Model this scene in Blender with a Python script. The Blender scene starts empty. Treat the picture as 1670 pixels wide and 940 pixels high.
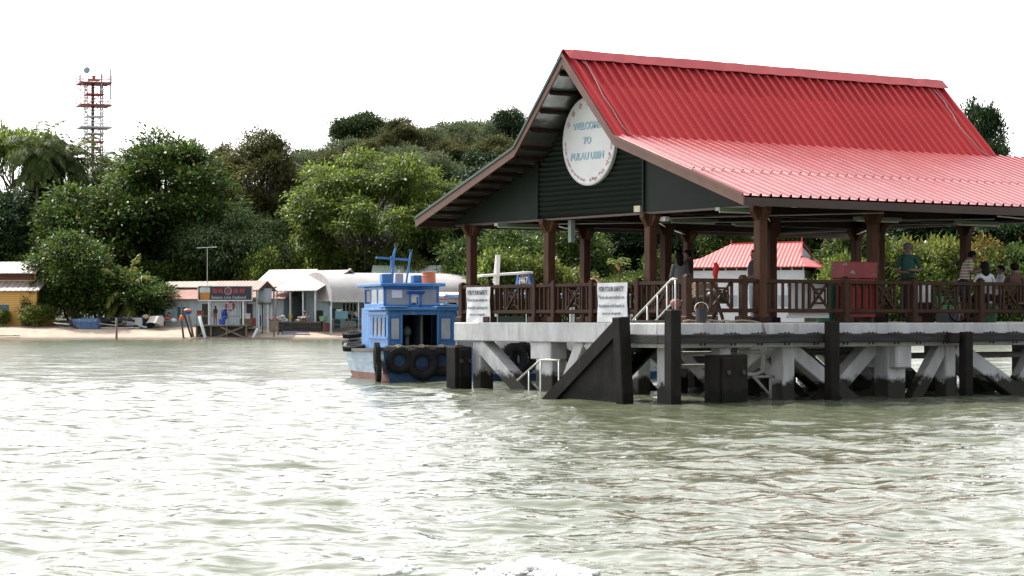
import bpy, math, random
import numpy as np
from mathutils import Vector, Matrix, Euler

R = math.radians
scene = bpy.context.scene
COL = scene.collection
EYE = 1.68                      # eye height over the water, the photographer sits in a boat
F = 3631.0                      # focal length in photograph pixels

def at(u, v, Y):
    """world point seen at photograph pixel (u, v) at depth Y"""
    return Vector(((u - 835) / F * Y, Y, EYE + (522 - v) * Y / F))
def gx(u, Y): return (u - 835) / F * Y

# ------------------------------------------------------------------ camera
cam_d = bpy.data.cameras.new('camera'); cam = bpy.data.objects.new('camera', cam_d); COL.objects.link(cam)
cam.location = (0, 0, EYE); cam.rotation_euler = (R(90), 0, 0)
cam_d.sensor_width = 36; cam_d.lens = F / 1670 * 36; cam_d.shift_y = 52 / 1670
cam_d.clip_start = .5; cam_d.clip_end = 6000
scene.camera = cam

# ------------------------------------------------------------------ materials
def _n(nt, t, **kw):
    n = nt.nodes.new(t)
    for k, v in kw.items(): setattr(n, k, v)
    return n

def mat(name, col, col2=None, rough=.6, scale=2.0, detail=5, metal=0.0, bump=0.0, bscale=15.0, spec=.5,
        stretch=(1, 1, 1), lo=.35, hi=.65, coord='Object', extra=None, coat=0.0, rvar=0.0):
    m = bpy.data.materials.new(name); m.use_nodes = True
    nt = m.node_tree; nt.nodes.clear()
    out = _n(nt, 'ShaderNodeOutputMaterial'); p = _n(nt, 'ShaderNodeBsdfPrincipled')
    nt.links.new(p.outputs[0], out.inputs[0])
    if col2 is None: col2 = tuple(c * .78 for c in col)
    tc = _n(nt, 'ShaderNodeTexCoord'); mp = _n(nt, 'ShaderNodeMapping'); mp.inputs['Scale'].default_value = stretch
    nt.links.new(tc.outputs[coord], mp.inputs[0])
    nz = _n(nt, 'ShaderNodeTexNoise'); nz.inputs['Scale'].default_value = scale; nz.inputs['Detail'].default_value = detail
    nz.inputs['Roughness'].default_value = .62
    nt.links.new(mp.outputs[0], nz.inputs['Vector'])
    rp = _n(nt, 'ShaderNodeValToRGB'); e = rp.color_ramp.elements
    e[0].position = lo; e[0].color = (*col2, 1); e[1].position = hi; e[1].color = (*col, 1)
    nt.links.new(nz.outputs['Fac'], rp.inputs[0]); nt.links.new(rp.outputs[0], p.inputs['Base Color'])
    p.inputs['Roughness'].default_value = rough; p.inputs['Metallic'].default_value = metal
    p.inputs['Specular IOR Level'].default_value = spec
    p.inputs['Coat Weight'].default_value = coat
    if rvar:
        mr = _n(nt, 'ShaderNodeMapRange'); mr.inputs[3].default_value = rough - rvar; mr.inputs[4].default_value = rough + rvar
        nt.links.new(nz.outputs['Fac'], mr.inputs[0]); nt.links.new(mr.outputs[0], p.inputs['Roughness'])
    if bump:
        b = _n(nt, 'ShaderNodeBump'); b.inputs['Strength'].default_value = bump; b.inputs['Distance'].default_value = .02
        n2 = _n(nt, 'ShaderNodeTexNoise'); n2.inputs['Scale'].default_value = bscale; n2.inputs['Detail'].default_value = 4
        nt.links.new(mp.outputs[0], n2.inputs['Vector']); nt.links.new(n2.outputs['Fac'], b.inputs['Height'])
        nt.links.new(b.outputs[0], p.inputs['Normal'])
    m['p'] = p.name; m['ramp'] = rp.name
    return m

def tidal(name, col, col2, wet, level, rough=.7, spec=.4):
    """painted concrete / timber with the weed-dark band the tide leaves at its foot, and rust runs"""
    m = mat(name, col, col2, rough=rough, spec=spec, scale=3.5, stretch=(1, 1, .45), bump=.5, bscale=11)
    nt = m.node_tree; p = nt.nodes[m['p']]; rp = nt.nodes[m['ramp']]
    g = _n(nt, 'ShaderNodeNewGeometry'); s = _n(nt, 'ShaderNodeSeparateXYZ'); nt.links.new(g.outputs['Position'], s.inputs[0])
    nz = _n(nt, 'ShaderNodeTexNoise'); nz.inputs['Scale'].default_value = 3.2; nz.inputs['Detail'].default_value = 8; nz.inputs['Roughness'].default_value = .7
    nt.links.new(g.outputs['Position'], nz.inputs['Vector'])
    ma = _n(nt, 'ShaderNodeMath', operation='MULTIPLY_ADD'); ma.inputs[1].default_value = -.75
    nt.links.new(nz.outputs['Fac'], ma.inputs[0]); nt.links.new(s.outputs['Z'], ma.inputs[2])
    mr = _n(nt, 'ShaderNodeMapRange'); mr.inputs[1].default_value = level - .40; mr.inputs[2].default_value = level - .28
    nt.links.new(ma.outputs[0], mr.inputs[0])
    # rust and grime runs: noise stretched downwards
    mp = _n(nt, 'ShaderNodeMapping'); mp.inputs['Scale'].default_value = (5, 5, .5); nt.links.new(g.outputs['Position'], mp.inputs[0])
    n2 = _n(nt, 'ShaderNodeTexNoise'); n2.inputs['Scale'].default_value = 1.2; n2.inputs['Detail'].default_value = 5
    nt.links.new(mp.outputs[0], n2.inputs['Vector'])
    r2 = _n(nt, 'ShaderNodeMapRange'); r2.inputs[1].default_value = .6; r2.inputs[2].default_value = .78; r2.inputs[4].default_value = .7
    nt.links.new(n2.outputs['Fac'], r2.inputs[0])
    mx0 = _n(nt, 'ShaderNodeMix', data_type='RGBA'); mx0.inputs[7].default_value = (col[0] * .45, col[1] * .36, col[2] * .26, 1)
    nt.links.new(r2.outputs[0], mx0.inputs[0]); nt.links.new(rp.outputs[0], mx0.inputs[6])
    mx = _n(nt, 'ShaderNodeMix', data_type='RGBA'); mx.inputs[6].default_value = (*wet, 1)
    nt.links.new(mr.outputs[0], mx.inputs[0]); nt.links.new(mx0.outputs[2], mx.inputs[7])
    nt.links.new(mx.outputs[2], p.inputs['Base Color'])
    return m

def leafmat(name, c1, c2, c3=None, rough=.42, trans=.3, odd=None, spec=.3):
    m = bpy.data.materials.new(name); m.use_nodes = True
    nt = m.node_tree; nt.nodes.clear()
    out = _n(nt, 'ShaderNodeOutputMaterial'); p = _n(nt, 'ShaderNodeBsdfPrincipled')
    g = _n(nt, 'ShaderNodeNewGeometry'); rp = _n(nt, 'ShaderNodeValToRGB'); e = rp.color_ramp.elements
    e[0].position = 0; e[0].color = (*c1, 1); e[1].position = .8; e[1].color = (*c2, 1)
    if c3:
        x = e.new(.94); x.color = (*c3, 1)
    if odd:
        x = e.new(.985); x.color = (*odd, 1)
    nt.links.new(g.outputs['Random Per Island'], rp.inputs[0])
    # whole boughs differ a little in colour
    tc = _n(nt, 'ShaderNodeTexCoord'); nz = _n(nt, 'ShaderNodeTexNoise'); nz.inputs['Scale'].default_value = .35; nz.inputs['Detail'].default_value = 2
    nt.links.new(tc.outputs['Object'], nz.inputs['Vector'])
    hs = _n(nt, 'ShaderNodeHueSaturation'); mr = _n(nt, 'ShaderNodeMapRange'); mr.inputs[1].default_value = .3; mr.inputs[2].default_value = .7
    mr.inputs[3].default_value = .62; mr.inputs[4].default_value = 1.4
    nt.links.new(nz.outputs['Fac'], mr.inputs[0]); nt.links.new(mr.outputs[0], hs.inputs['Value']); nt.links.new(rp.outputs[0], hs.inputs['Color'])
    nt.links.new(hs.outputs[0], p.inputs['Base Color'])
    p.inputs['Roughness'].default_value = rough; p.inputs['Specular IOR Level'].default_value = spec
    t = _n(nt, 'ShaderNodeBsdfTranslucent'); h2 = _n(nt, 'ShaderNodeHueSaturation'); h2.inputs['Value'].default_value = 1.7; h2.inputs['Hue'].default_value = .478
    nt.links.new(hs.outputs[0], h2.inputs['Color']); nt.links.new(h2.outputs[0], t.inputs[0])
    mx = _n(nt, 'ShaderNodeMixShader'); mx.inputs[0].default_value = trans
    nt.links.new(p.outputs[0], mx.inputs[1]); nt.links.new(t.outputs[0], mx.inputs[2]); nt.links.new(mx.outputs[0], out.inputs[0])
    return m

# ------------------------------------------------------------------ mesh builder
class MB:
    def __init__(s): s.v = []; s.f = []; s.m = []
    def add(s, vs, fs, mi=0, T=None):
        b = len(s.v)
        s.v += [tuple(T @ Vector(q)) for q in vs] if T else [tuple(q) for q in vs]
        s.f += [tuple(i + b for i in q) for q in fs]; s.m += [mi] * len(fs); return s
    def box(s, c, d, mi=0, rot=None, taper=1.0):
        x, y, z = d[0] / 2, d[1] / 2, d[2] / 2; k = taper
        vs = [(-x, -y, -z), (x, -y, -z), (x, y, -z), (-x, y, -z), (-x * k, -y * k, z), (x * k, -y * k, z), (x * k, y * k, z), (-x * k, y * k, z)]
        T = Matrix.Translation(c)
        if rot is not None: T = T @ Euler(rot).to_matrix().to_4x4()
        return s.add(vs, [(3, 2, 1, 0), (4, 5, 6, 7), (0, 1, 5, 4), (1, 2, 6, 5), (2, 3, 7, 6), (3, 0, 4, 7)], mi, T)
    def bb(s, x0, x1, y0, y1, z0, z1, mi=0):
        return s.box(((x0 + x1) / 2, (y0 + y1) / 2, (z0 + z1) / 2), (abs(x1 - x0), abs(y1 - y0), abs(z1 - z0)), mi)
    def bar(s, a, b, w, h=None, mi=0, up=(0, 0, 1)):
        a, b = Vector(a), Vector(b); h = h or w; d = b - a; L = d.length
        if L < 1e-6: return s
        d /= L; u = Vector(up)
        if abs(d.dot(u)) > .98: u = Vector((0, 1, 0))
        x = d.cross(u).normalized(); z = x.cross(d).normalized()
        T = Matrix((x, d, z)).transposed().to_4x4(); T.translation = (a + b) / 2
        vs = [(i * w / 2, j * L / 2, k * h / 2) for k in (-1, 1) for i, j in ((-1, -1), (1, -1), (1, 1), (-1, 1))]
        return s.add(vs, [(3, 2, 1, 0), (4, 5, 6, 7), (0, 1, 5, 4), (1, 2, 6, 5), (2, 3, 7, 6), (3, 0, 4, 7)], mi, T)
    def tube(s, pts, r, n=8, mi=0, cap=True):
        pts = [Vector(q) for q in pts]; rs = list(r) if hasattr(r, '__len__') else [r] * len(pts)
        b = len(s.v); prev = None
        for i, q in enumerate(pts):
            d = (pts[min(i + 1, len(pts) - 1)] - pts[max(i - 1, 0)]).normalized()
            x = prev if prev is not None else (Vector((1, 0, 0)) if abs(d.x) < .8 else Vector((0, 1, 0)))
            x = (x - d * x.dot(d)).normalized(); prev = x; y = d.cross(x)
            for k in range(n):
                a = 2 * math.pi * k / n; s.v.append(tuple(q + (x * math.cos(a) + y * math.sin(a)) * rs[i]))
        for i in range(len(pts) - 1):
            for k in range(n):
                s.f.append((b + i * n + k, b + i * n + (k + 1) % n, b + (i + 1) * n + (k + 1) % n, b + (i + 1) * n + k)); s.m.append(mi)
        if cap:
            s.f.append(tuple(b + k for k in range(n))[::-1]); s.f.append(tuple(b + (len(pts) - 1) * n + k for k in range(n))); s.m += [mi, mi]
        return s
    def lathe(s, prof, n=16, mi=0, T=None):
        vs = [(r * math.cos(2 * math.pi * k / n), r * math.sin(2 * math.pi * k / n), z) for r, z in prof for k in range(n)]
        fs = [(i * n + k, i * n + (k + 1) % n, (i + 1) * n + (k + 1) % n, (i + 1) * n + k) for i in range(len(prof) - 1) for k in range(n)]
        fs += [tuple(range(n))[::-1], tuple(range((len(prof) - 1) * n, len(prof) * n))]
        return s.add(vs, fs, mi, T)
    def torus(s, c, R1, r, rot=(0, 0, 0), n=22, m=9, mi=0, flat=1.0):
        T = Matrix.Translation(c) @ Euler(rot).to_matrix().to_4x4(); vs = []; fs = []
        for i in range(n):
            a = 2 * math.pi * i / n
            for j in range(m):
                b = 2 * math.pi * j / m; q = R1 + r * math.cos(b); vs.append((q * math.cos(a), q * math.sin(a), r * flat * math.sin(b)))
        for i in range(n):
            for j in range(m): fs.append((i * m + j, ((i + 1) % n) * m + j, ((i + 1) % n) * m + (j + 1) % m, i * m + (j + 1) % m))
        return s.add(vs, fs, mi, T)
    def ball(s, c, r, n=10, m=7, mi=0):
        r = r if hasattr(r, '__len__') else (r, r, r); vs = []; fs = []
        for i in range(1, m):
            p = math.pi * i / m
            for k in range(n):
                a = 2 * math.pi * k / n; vs.append((c[0] + r[0] * math.sin(p) * math.cos(a), c[1] + r[1] * math.sin(p) * math.sin(a), c[2] + r[2] * math.cos(p)))
        t = len(vs); vs += [(c[0], c[1], c[2] + r[2]), (c[0], c[1], c[2] - r[2])]
        for i in range(m - 2):
            for k in range(n): fs.append((i * n + k, (i + 1) * n + k, (i + 1) * n + (k + 1) % n, i * n + (k + 1) % n))
        for k in range(n): fs += [(t, k, (k + 1) % n), (t + 1, (m - 2) * n + (k + 1) % n, (m - 2) * n + k)]
        return s.add(vs, fs, mi)
    def prism(s, poly, axis, a, b, mi=0):
        """poly: 2-D outline, extruded along axis ('x','y','z') from a to b"""
        def P(q, w):
            return {'x': (w, q[0], q[1]), 'y': (q[0], w, q[1]), 'z': (q[0], q[1], w)}[axis]
        n = len(poly); vs = [P(q, a) for q in poly] + [P(q, b) for q in poly]
        fs = [tuple(range(n))[::-1], tuple(range(n, 2 * n))] + [(i, (i + 1) % n, n + (i + 1) % n, n + i) for i in range(n)]
        return s.add(vs, fs, mi)
    def quad(s, a, b, c, d, mi=0): return s.add([a, b, c, d], [(0, 1, 2, 3)], mi)
    def build(s, name, mats, parent=None, loc=(0, 0, 0), rz=0, smooth=False, bevel=0, recalc=True):
        me = bpy.data.meshes.new(name); me.from_pydata(s.v, [], s.f)
        for q in (mats if isinstance(mats, (list, tuple)) else [mats]): me.materials.append(q)
        me.polygons.foreach_set('material_index', s.m)
        if recalc:
            import bmesh
            bm = bmesh.new(); bm.from_mesh(me); bmesh.ops.recalc_face_normals(bm, faces=bm.faces); bm.to_mesh(me); bm.free()
        if smooth: me.polygons.foreach_set('use_smooth', [True] * len(me.polygons))
        o = bpy.data.objects.new(name, me); COL.objects.link(o)
        o.location = loc; o.rotation_euler = (0, 0, rz)
        if parent: o.parent = parent
        if bevel:
            q = o.modifiers.new('edge', 'BEVEL'); q.width = bevel; q.segments = 1; q.limit_method = 'ANGLE'
        return o

def thing(name, label, cat, loc=(0, 0, 0), rz=0, group=None):
    o = bpy.data.objects.new(name, None); COL.objects.link(o); o.empty_display_size = .2
    o.location = loc; o.rotation_euler = (0, 0, rz); return tag(o, label, cat, group)
def tag(o, label, cat, group=None):
    o['label'] = label; o['category'] = cat
    if group: o['group'] = group
    return o
def struct(o): o['kind'] = 'structure'; return o
def copy_thing(o, loc, rz=0, label=None, scale=None):
    c = o.copy(); COL.objects.link(c); c.location = loc; c.rotation_euler = (0, 0, rz)
    if scale: c.scale = scale
    if label: c['label'] = label
    for ch in list(o.children):
        d = ch.copy(); COL.objects.link(d); d.parent = c
        for g in ch.children:
            e = g.copy(); COL.objects.link(e); e.parent = d
    return c

def text(body, w, h, T, material, parent, name='lettering', bold=0.0, depth=.004, shear=0, lines=None):
    """lettering as a mesh, scaled to w x h and set on the plane T (x right, y up, z out)"""
    cu = bpy.data.curves.new('t', 'FONT'); cu.body = body; cu.extrude = .004; cu.offset = bold; cu.align_x = 'CENTER'; cu.shear = shear
    cu.resolution_u = 3
    ob = bpy.data.objects.new('t', cu); COL.objects.link(ob)
    dg = bpy.context.evaluated_depsgraph_get(); me = bpy.data.meshes.new_from_object(ob.evaluated_get(dg))
    bpy.data.objects.remove(ob); bpy.data.curves.remove(cu)
    n = len(me.vertices); co = np.empty(n * 3, 'f'); me.vertices.foreach_get('co', co); co = co.reshape(-1, 3)
    lo, hi = co.min(0), co.max(0); sz = np.maximum(hi - lo, 1e-6); c = (hi + lo) / 2
    k = w / sz[0] if w else h / sz[1]
    ky = h / sz[1] if h else k
    co = (co - c) * np.array([k, ky, depth / sz[2]])
    M4 = np.array(T.to_4x4()); co = co @ M4[:3, :3].T + M4[:3, 3]
    me.vertices.foreach_set('co', co.astype('f').ravel()); me.materials.clear(); me.materials.append(material)
    me.name = name; o = bpy.data.objects.new(name, me); COL.objects.link(o)
    if parent: o.parent = parent
    return o
def plane_T(o, x, y):
    x = Vector(x).normalized(); y = Vector(y).normalized(); z = x.cross(y)
    T = Matrix((x, y, z)).transposed().to_4x4(); T.translation = Vector(o); return T

# ------------------------------------------------------------------ light and sky
SUN_AZ, SUN_EL = -44.0, 53.0      # azimuth measured from the view direction (+Y), negative = left; behind the scene
sd = Vector((math.sin(R(SUN_AZ)) * math.cos(R(SUN_EL)), math.cos(R(SUN_AZ)) * math.cos(R(SUN_EL)), math.sin(R(SUN_EL))))
sl = bpy.data.lights.new('sun', 'SUN'); sl.energy = 3.2; sl.angle = R(.6); sl.color = (1, .95, .87)
so = bpy.data.objects.new('sun', sl); COL.objects.link(so); so.rotation_euler = sd.to_track_quat('Z', 'Y').to_euler(); so.location = (0, 0, 60)
VEIL = (2.9, 10.4)
w = bpy.data.worlds.new('World'); scene.world = w; w.use_nodes = True
nt = w.node_tree; nt.nodes.clear()
sky = _n(nt, 'ShaderNodeTexSky', sky_type='NISHITA'); sky.sun_disc = False
sky.sun_elevation = R(SUN_EL); sky.sun_rotation = R(SUN_AZ); sky.air_density = 1.6; sky.dust_density = 3.0; sky.ozone_density = 1.0
hs = _n(nt, 'ShaderNodeHueSaturation'); hs.inputs['Saturation'].default_value = .22; hs.inputs['Value'].default_value = 1.0
bg = _n(nt, 'ShaderNodeBackground'); bg.inputs['Strength'].default_value = .15
wo = _n(nt, 'ShaderNodeOutputWorld')
# milky tropical haze: a bright veil low in the sky, brightest on the side of the sun
tc = _n(nt, 'ShaderNodeTexCoord'); sp_ = _n(nt, 'ShaderNodeSeparateXYZ'); nt.links.new(tc.outputs['Generated'], sp_.inputs[0])
mr = _n(nt, 'ShaderNodeMapRange', interpolation_type='SMOOTHSTEP'); mr.inputs[1].default_value = .05; mr.inputs[2].default_value = .8; mr.inputs[3].default_value = 1; mr.inputs[4].default_value = 0
nt.links.new(sp_.outputs['Z'], mr.inputs[0])
vd = _n(nt, 'ShaderNodeVectorMath', operation='DOT_PRODUCT'); vd.inputs[1].default_value = (math.sin(R(SUN_AZ)), math.cos(R(SUN_AZ)), 0); nt.links.new(tc.outputs['Generated'], vd.inputs[0])
m2 = _n(nt, 'ShaderNodeMapRange', interpolation_type='SMOOTHSTEP'); m2.inputs[1].default_value = -.8; m2.inputs[2].default_value = .85; m2.inputs[3].default_value = VEIL[0]; m2.inputs[4].default_value = VEIL[1]
nt.links.new(vd.outputs['Value'], m2.inputs[0])
cc = _n(nt, 'ShaderNodeCombineColor'); nt.links.new(m2.outputs[0], cc.inputs[0]); nt.links.new(m2.outputs[0], cc.inputs[1]); mb_ = _n(nt, 'ShaderNodeMath', operation='MULTIPLY'); mb_.inputs[1].default_value = 1.015; nt.links.new(m2.outputs[0], mb_.inputs[0]); nt.links.new(mb_.outputs[0], cc.inputs[2])
mx = _n(nt, 'ShaderNodeMix', data_type='RGBA', blend_type='LIGHTEN'); nt.links.new(cc.outputs[0], mx.inputs[7])
nt.links.new(mr.outputs[0], mx.inputs[0]); nt.links.new(sky.outputs[0], hs.inputs['Color']); nt.links.new(hs.outputs[0], mx.inputs[6]); nt.links.new(mx.outputs[2], bg.inputs[0]); nt.links.new(bg.outputs[0], wo.inputs[0])
vs = scene.view_settings; vs.view_transform = 'Standard'; vs.look = 'None'; vs.exposure = .85; vs.gamma = 1; vs.use_curve_mapping = False
scene.cycles.max_bounces = 8; scene.cycles.transparent_max_bounces = 8
# ------------------------------------------------------------------ palette
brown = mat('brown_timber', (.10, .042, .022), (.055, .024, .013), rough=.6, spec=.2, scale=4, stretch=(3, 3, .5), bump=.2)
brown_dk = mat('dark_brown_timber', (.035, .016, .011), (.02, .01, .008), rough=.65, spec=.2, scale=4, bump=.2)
rail_m = mat('railing_timber', (.058, .026, .015), (.032, .015, .009), rough=.6, spec=.2, scale=6, stretch=(2, 2, .7), bump=.2)
white_conc = tidal('painted_concrete', (.56, .56, .575), (.42, .42, .43), (.022, .02, .014), .36)
deck_m = mat('deck_concrete', (.33, .30, .26), (.24, .21, .19), rough=.8, scale=1.5, bump=.3)
pile_m = tidal('tarred_timber', (.022, .019, .017), (.012, .011, .01), (.008, .009, .007), .25, rough=.75, spec=.15)
fend_m = mat('fender_timber', (.05, .05, .05), (.014, .013, .013), rough=.75, spec=.25, scale=2.2, stretch=(.6, .6, 5), bump=.4, lo=.3, hi=.7)
green_wall = mat('dark_green_cladding', (.015, .021, .0175), (.012, .0165, .014), rough=.6, spec=.15, scale=1.2)
foil = mat('silver_foil', (.62, .63, .62), (.45, .46, .46), rough=.28, metal=.9, scale=3, bump=.9, bscale=5)
roof_red = mat('red_roof_sheet', (.44, .044, .05), (.37, .035, .04), rough=.55, scale=.6, detail=9, stretch=(1, .6, .6), spec=.18, rvar=.07, lo=.3, hi=.7)
roof_gloss = mat('glossy_red_roof_sheet', (.42, .035, .042), (.35, .028, .034), rough=.4, scale=.6, detail=9, stretch=(1, .6, .6), spec=.5, lo=.3, hi=.7, coat=1.0)
_p = roof_gloss.node_tree.nodes[roof_gloss['p']]; _p.inputs['Coat IOR'].default_value = 2.5; _p.inputs['Coat Roughness'].default_value = .3
ridge_red = mat('red_ridge_cap', (.40, .045, .05), (.33, .03, .036), rough=.45, scale=1.2, spec=.4, bump=.25, bscale=3)
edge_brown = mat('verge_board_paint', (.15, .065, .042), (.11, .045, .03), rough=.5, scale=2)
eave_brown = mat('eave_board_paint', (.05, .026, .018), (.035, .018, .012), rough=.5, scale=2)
gut_green = mat('gutter_green', (.05, .09, .07), rough=.5)
steel = mat('galvanised_steel', (.6, .6, .58), (.48, .48, .47), rough=.35, metal=.85)
tube_m = mat('fluorescent_cover', (.22, .30, .2), (.18, .25, .16), rough=.3)
wire_m = mat('earthing_strip', (.34, .3, .29), rough=.4, metal=.6)
sign_white = mat('sign_board_white', (.74, .74, .75), (.68, .68, .70), rough=.5, scale=1.5)
ink = mat('sign_ink', (.06, .06, .075), rough=.6)
ink_blue = mat('sign_ink_faded', (.22, .24, .32), rough=.6)
aqua = mat('aqua_lettering', (.46, .66, .75), rough=.45)
aqua_dk = mat('lettering_shadow', (.27, .39, .47), rough=.5)
pink = mat('pink_lettering', (.62, .36, .42), rough=.5)
black_rub = mat('tyre_rubber', (.02, .02, .021), (.011, .011, .012), rough=.85, spec=.2, scale=6, bump=.3)
iron = mat('rusty_iron', (.06, .04, .032), (.03, .024, .022), rough=.7, scale=8)

# the pier's frame: s along the long front (away to the right), t along the gable (away to the left)
N0 = Vector((5.19, 46.5, 0)); ANG = math.atan2(.5585, .8295)
D1 = Vector((.8295, .5585, 0)); D2 = Vector((-.5585, .8295, 0))
def pw(s, t, z): return N0 + D1 * s + D2 * t + Vector((0, 0, z))
DECK = 1.62

# ------------------------------------------------------------------ jetty
jetty = thing('jetty', 'white concrete jetty deck on columns and raking braces standing in the water', 'jetty', N0, ANG)
S0, T0, S1, T1 = -.36, -.7, 17.0, 11.32
b = MB(); b.bb(S0 + .02, S1, T0 + .02, T1, DECK - .1, DECK); b.bb(-3.03, S0 + .02, T0 + .02, .70, DECK - .1, DECK)
b.build('deck', deck_m, jetty)
b = MB()
b.bb(S0 - .02, S0 + .3, T0 + 1.42, T1 + .02, DECK - .46, DECK - .004)
b.bb(S0 - .05, S1, T0 - .02, T0 + .28, DECK - .5, DECK - .004)
b.bb(-3.05, S0 - .05, T0 - .02, T0 + .28, DECK - .5, DECK - .004); b.bb(-3.05, -2.75, T0 + .28, .72, DECK - .5, DECK - .004)
b.bb(S0 + .3, S1, T1 - .3, T1 + .02, DECK - .46, DECK - .004)
b.build('edge_beam', white_conc, jetty, bevel=.02)
# cross beams under the deck
b = MB()
for s_ in (2.2, 5.0, 8.0, 11, 14): b.bb(s_ - .18, s_ + .18, T0 + .28, T1 - .3, DECK - .48, DECK - .1)
for t_ in (3.0, 7.6): b.bb(S0 + .3, S1, t_ - .15, t_ + .15, DECK - .44, DECK - .1)
b.build('cross_beam', white_conc, jetty)
ub = DECK - .45
def column(s, t, ws=.36, wt=.4, top=ub):
    MB().bb(s - ws / 2, s + ws / 2, t - wt / 2, t + wt / 2, -2.2, top).build('column', white_conc, jetty, bevel=.02)
def brace(p, q, w=.34, up=(0, 0, 1)):
    a, c = Vector(p), Vector(q); d = (c - a).normalized()
    MB().bar(a - d * .05, c + d * 1.1, w, w, up=up).build('brace', white_conc, jetty, bevel=.02)
# gable row
column(-.05, 10.5, .4, .34); brace((-.1, 10.3, ub - .15), (-.1, 8.7, .05), .36)
MB().bb(-.28, .2, 7.25, 8.1, ub - .42, ub).prism([(7.45, ub - .4), (7.95, ub - .4), (7.95, -2.2), (7.45, -2.2)], 'x', -.1, .3).build('column', white_conc, jetty, bevel=.02)
brace((-.05, 6.2, ub), (-.05, 6.9, .1), .3); brace((-.05, 5.9, ub), (-.05, 4.5, .1), .32)
column(.1, 4.3, .36, .36)
# front row
column(-2.55, -.1, .3, .3); column(-2.9, 1.5, .26, .3, .95)
column(-1.35, -.35, .3, .3)
column(.35, -.3, .32, .4); brace((.5, -.3, ub - .1), (2.0, -.3, .1), .3); brace((.1, -.2, ub), (.1, 1.6, .1), .3)
MB().bb(3.2, 3.72, -.45, .0, -2.2, ub).bb(3.22, 3.7, -.66, .35, ub - .52, ub).build('column', white_conc, jetty, bevel=.02)
brace((3.2, .1, ub - .05), (2.1, .1, .2), .34)
column(5.05, -.3, .3, .36); brace((4.95, -.3, ub), (4.35, -.3, .35), .28); brace((5.3, -.3, ub - .1), (7.2, -.3, .05), .34)
column(8.3, -.3, .36, .4); brace((8.1, -.2, ub), (7.3, -.2, .1), .3)
for s_ in (2.2, 5.0, 8.0, 11.0):
    for t_ in (3.0, 5.6, 8.4, 11.0):
        column(s_, t_, .38, .38)
        if (s_ + t_) % 3 < 1.6: brace((s_ + .15, t_, ub - .1), (s_ + 1.5, t_, .1), .3)
        else: brace((s_, t_ - .15, ub - .1), (s_, t_ - 1.5, .1), .3)
# fender beam with its bolts
b = MB(); b.bb(-3.27, 17, T0 - .28, T0 - .03, DECK - .41, DECK - .23); b.bb(-3.27, -3.06, T0 - .03, .62, DECK - .41, DECK - .23)
fb = b.build('fender_beam', fend_m, jetty, bevel=.015)
rng = random.Random(4)
for k in range(26):
    b = MB()
    s_ = -2.9 + k * .74 + rng.uniform(-.08, .08)
    for dx in (-.05, .05): b.tube([(s_ + dx, T0 - .15, DECK - .25), (s_ + dx, T0 - .15, DECK - .19)], .022, 6); b.tube([(s_ + dx, T0 - .15, DECK - .46), (s_ + dx, T0 - .15, DECK - .39)], .02, 6)
    b.bb(s_ - .14, s_ + .14, T0 - .2, T0 - .03, DECK - .227, DECK - .21); b.build('bolt', iron, fb)
# water pipes under the deck
pm = mat('grey_pipe', (.4, .4, .38), (.28, .27, .25), rough=.5)
b = MB()
b.tube([(-2.0, .5, .98), (0.05, .5, .98)], .05); b.tube([(-2.3, .5, .72), (-.1, .5, .72)], .045)
b.tube([(-.75, -.2, 1.02), (-.2, -.2, 1.02), (-.1, -.2, .95), (-.1, -.2, .62), (-.3, -.2, .55), (-.9, -.2, .56)], .045)
b.tube([(-.35, -.2, .5), (.1, -.2, .1)], .03); b.tube([(.1, -.2, .5), (.1, -.2, .05)], .03); b.tube([(-.35, -.2, .5), (.2, -.2, .5)], .03)
b.tube([(4, 2.0, .85), (14, 2.0, .85)], .07); b.tube([(1, 2.6, .95), (5, 2.6, .95)], .07)
b.build('pipe', pm, jetty, smooth=True)

# stairs down to the water, closed dark side
stairs = thing('landing_stairs', 'dark closed-sided flight of landing steps running down into the water beside the jetty', 'stairs', N0, ANG)
sl_ = .643
step_m = tidal('step_concrete', (.22, .21, .2), (.12, .115, .11), (.03, .035, .02), .35)
def zs(t): return DECK - .02 - sl_ * (t - .72)
b = MB(); b.prism([(.73, zs(.73) + .0), (3.9, zs(3.9)), (3.9, -.9), (.73, -.9)], 'x', -3.07, -2.97)
b.build('side_panel', pile_m, stairs)
MB().prism([(.73, zs(.73) + .07), (.9, zs(.73) + .07), (3.9, zs(3.9) + .17), (3.9, zs(3.9) - .16), (.73, zs(.73) - .16)], 'x', -3.15, -3.075).build('stringer', pile_m, stairs)
MB().prism([(.73, zs(.73) + .06), (3.9, zs(3.9) + .06), (3.9, zs(3.9) - .3), (.73, zs(.73) - .3)], 'x', -1.93, -1.85).build('stringer', pile_m, stairs)
for k in range(12):
    t_ = .73 + k * .27; z_ = zs(t_) - .02
    MB().bb(-3.06, -1.93, t_, t_ + .3, z_ - .06, z_ + (.07 if k % 3 else .1)).bb(-2.96, -1.93, t_ + .27, t_ + .3, z_ - .2, z_ - .06).build('step', step_m, stairs)
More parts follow.
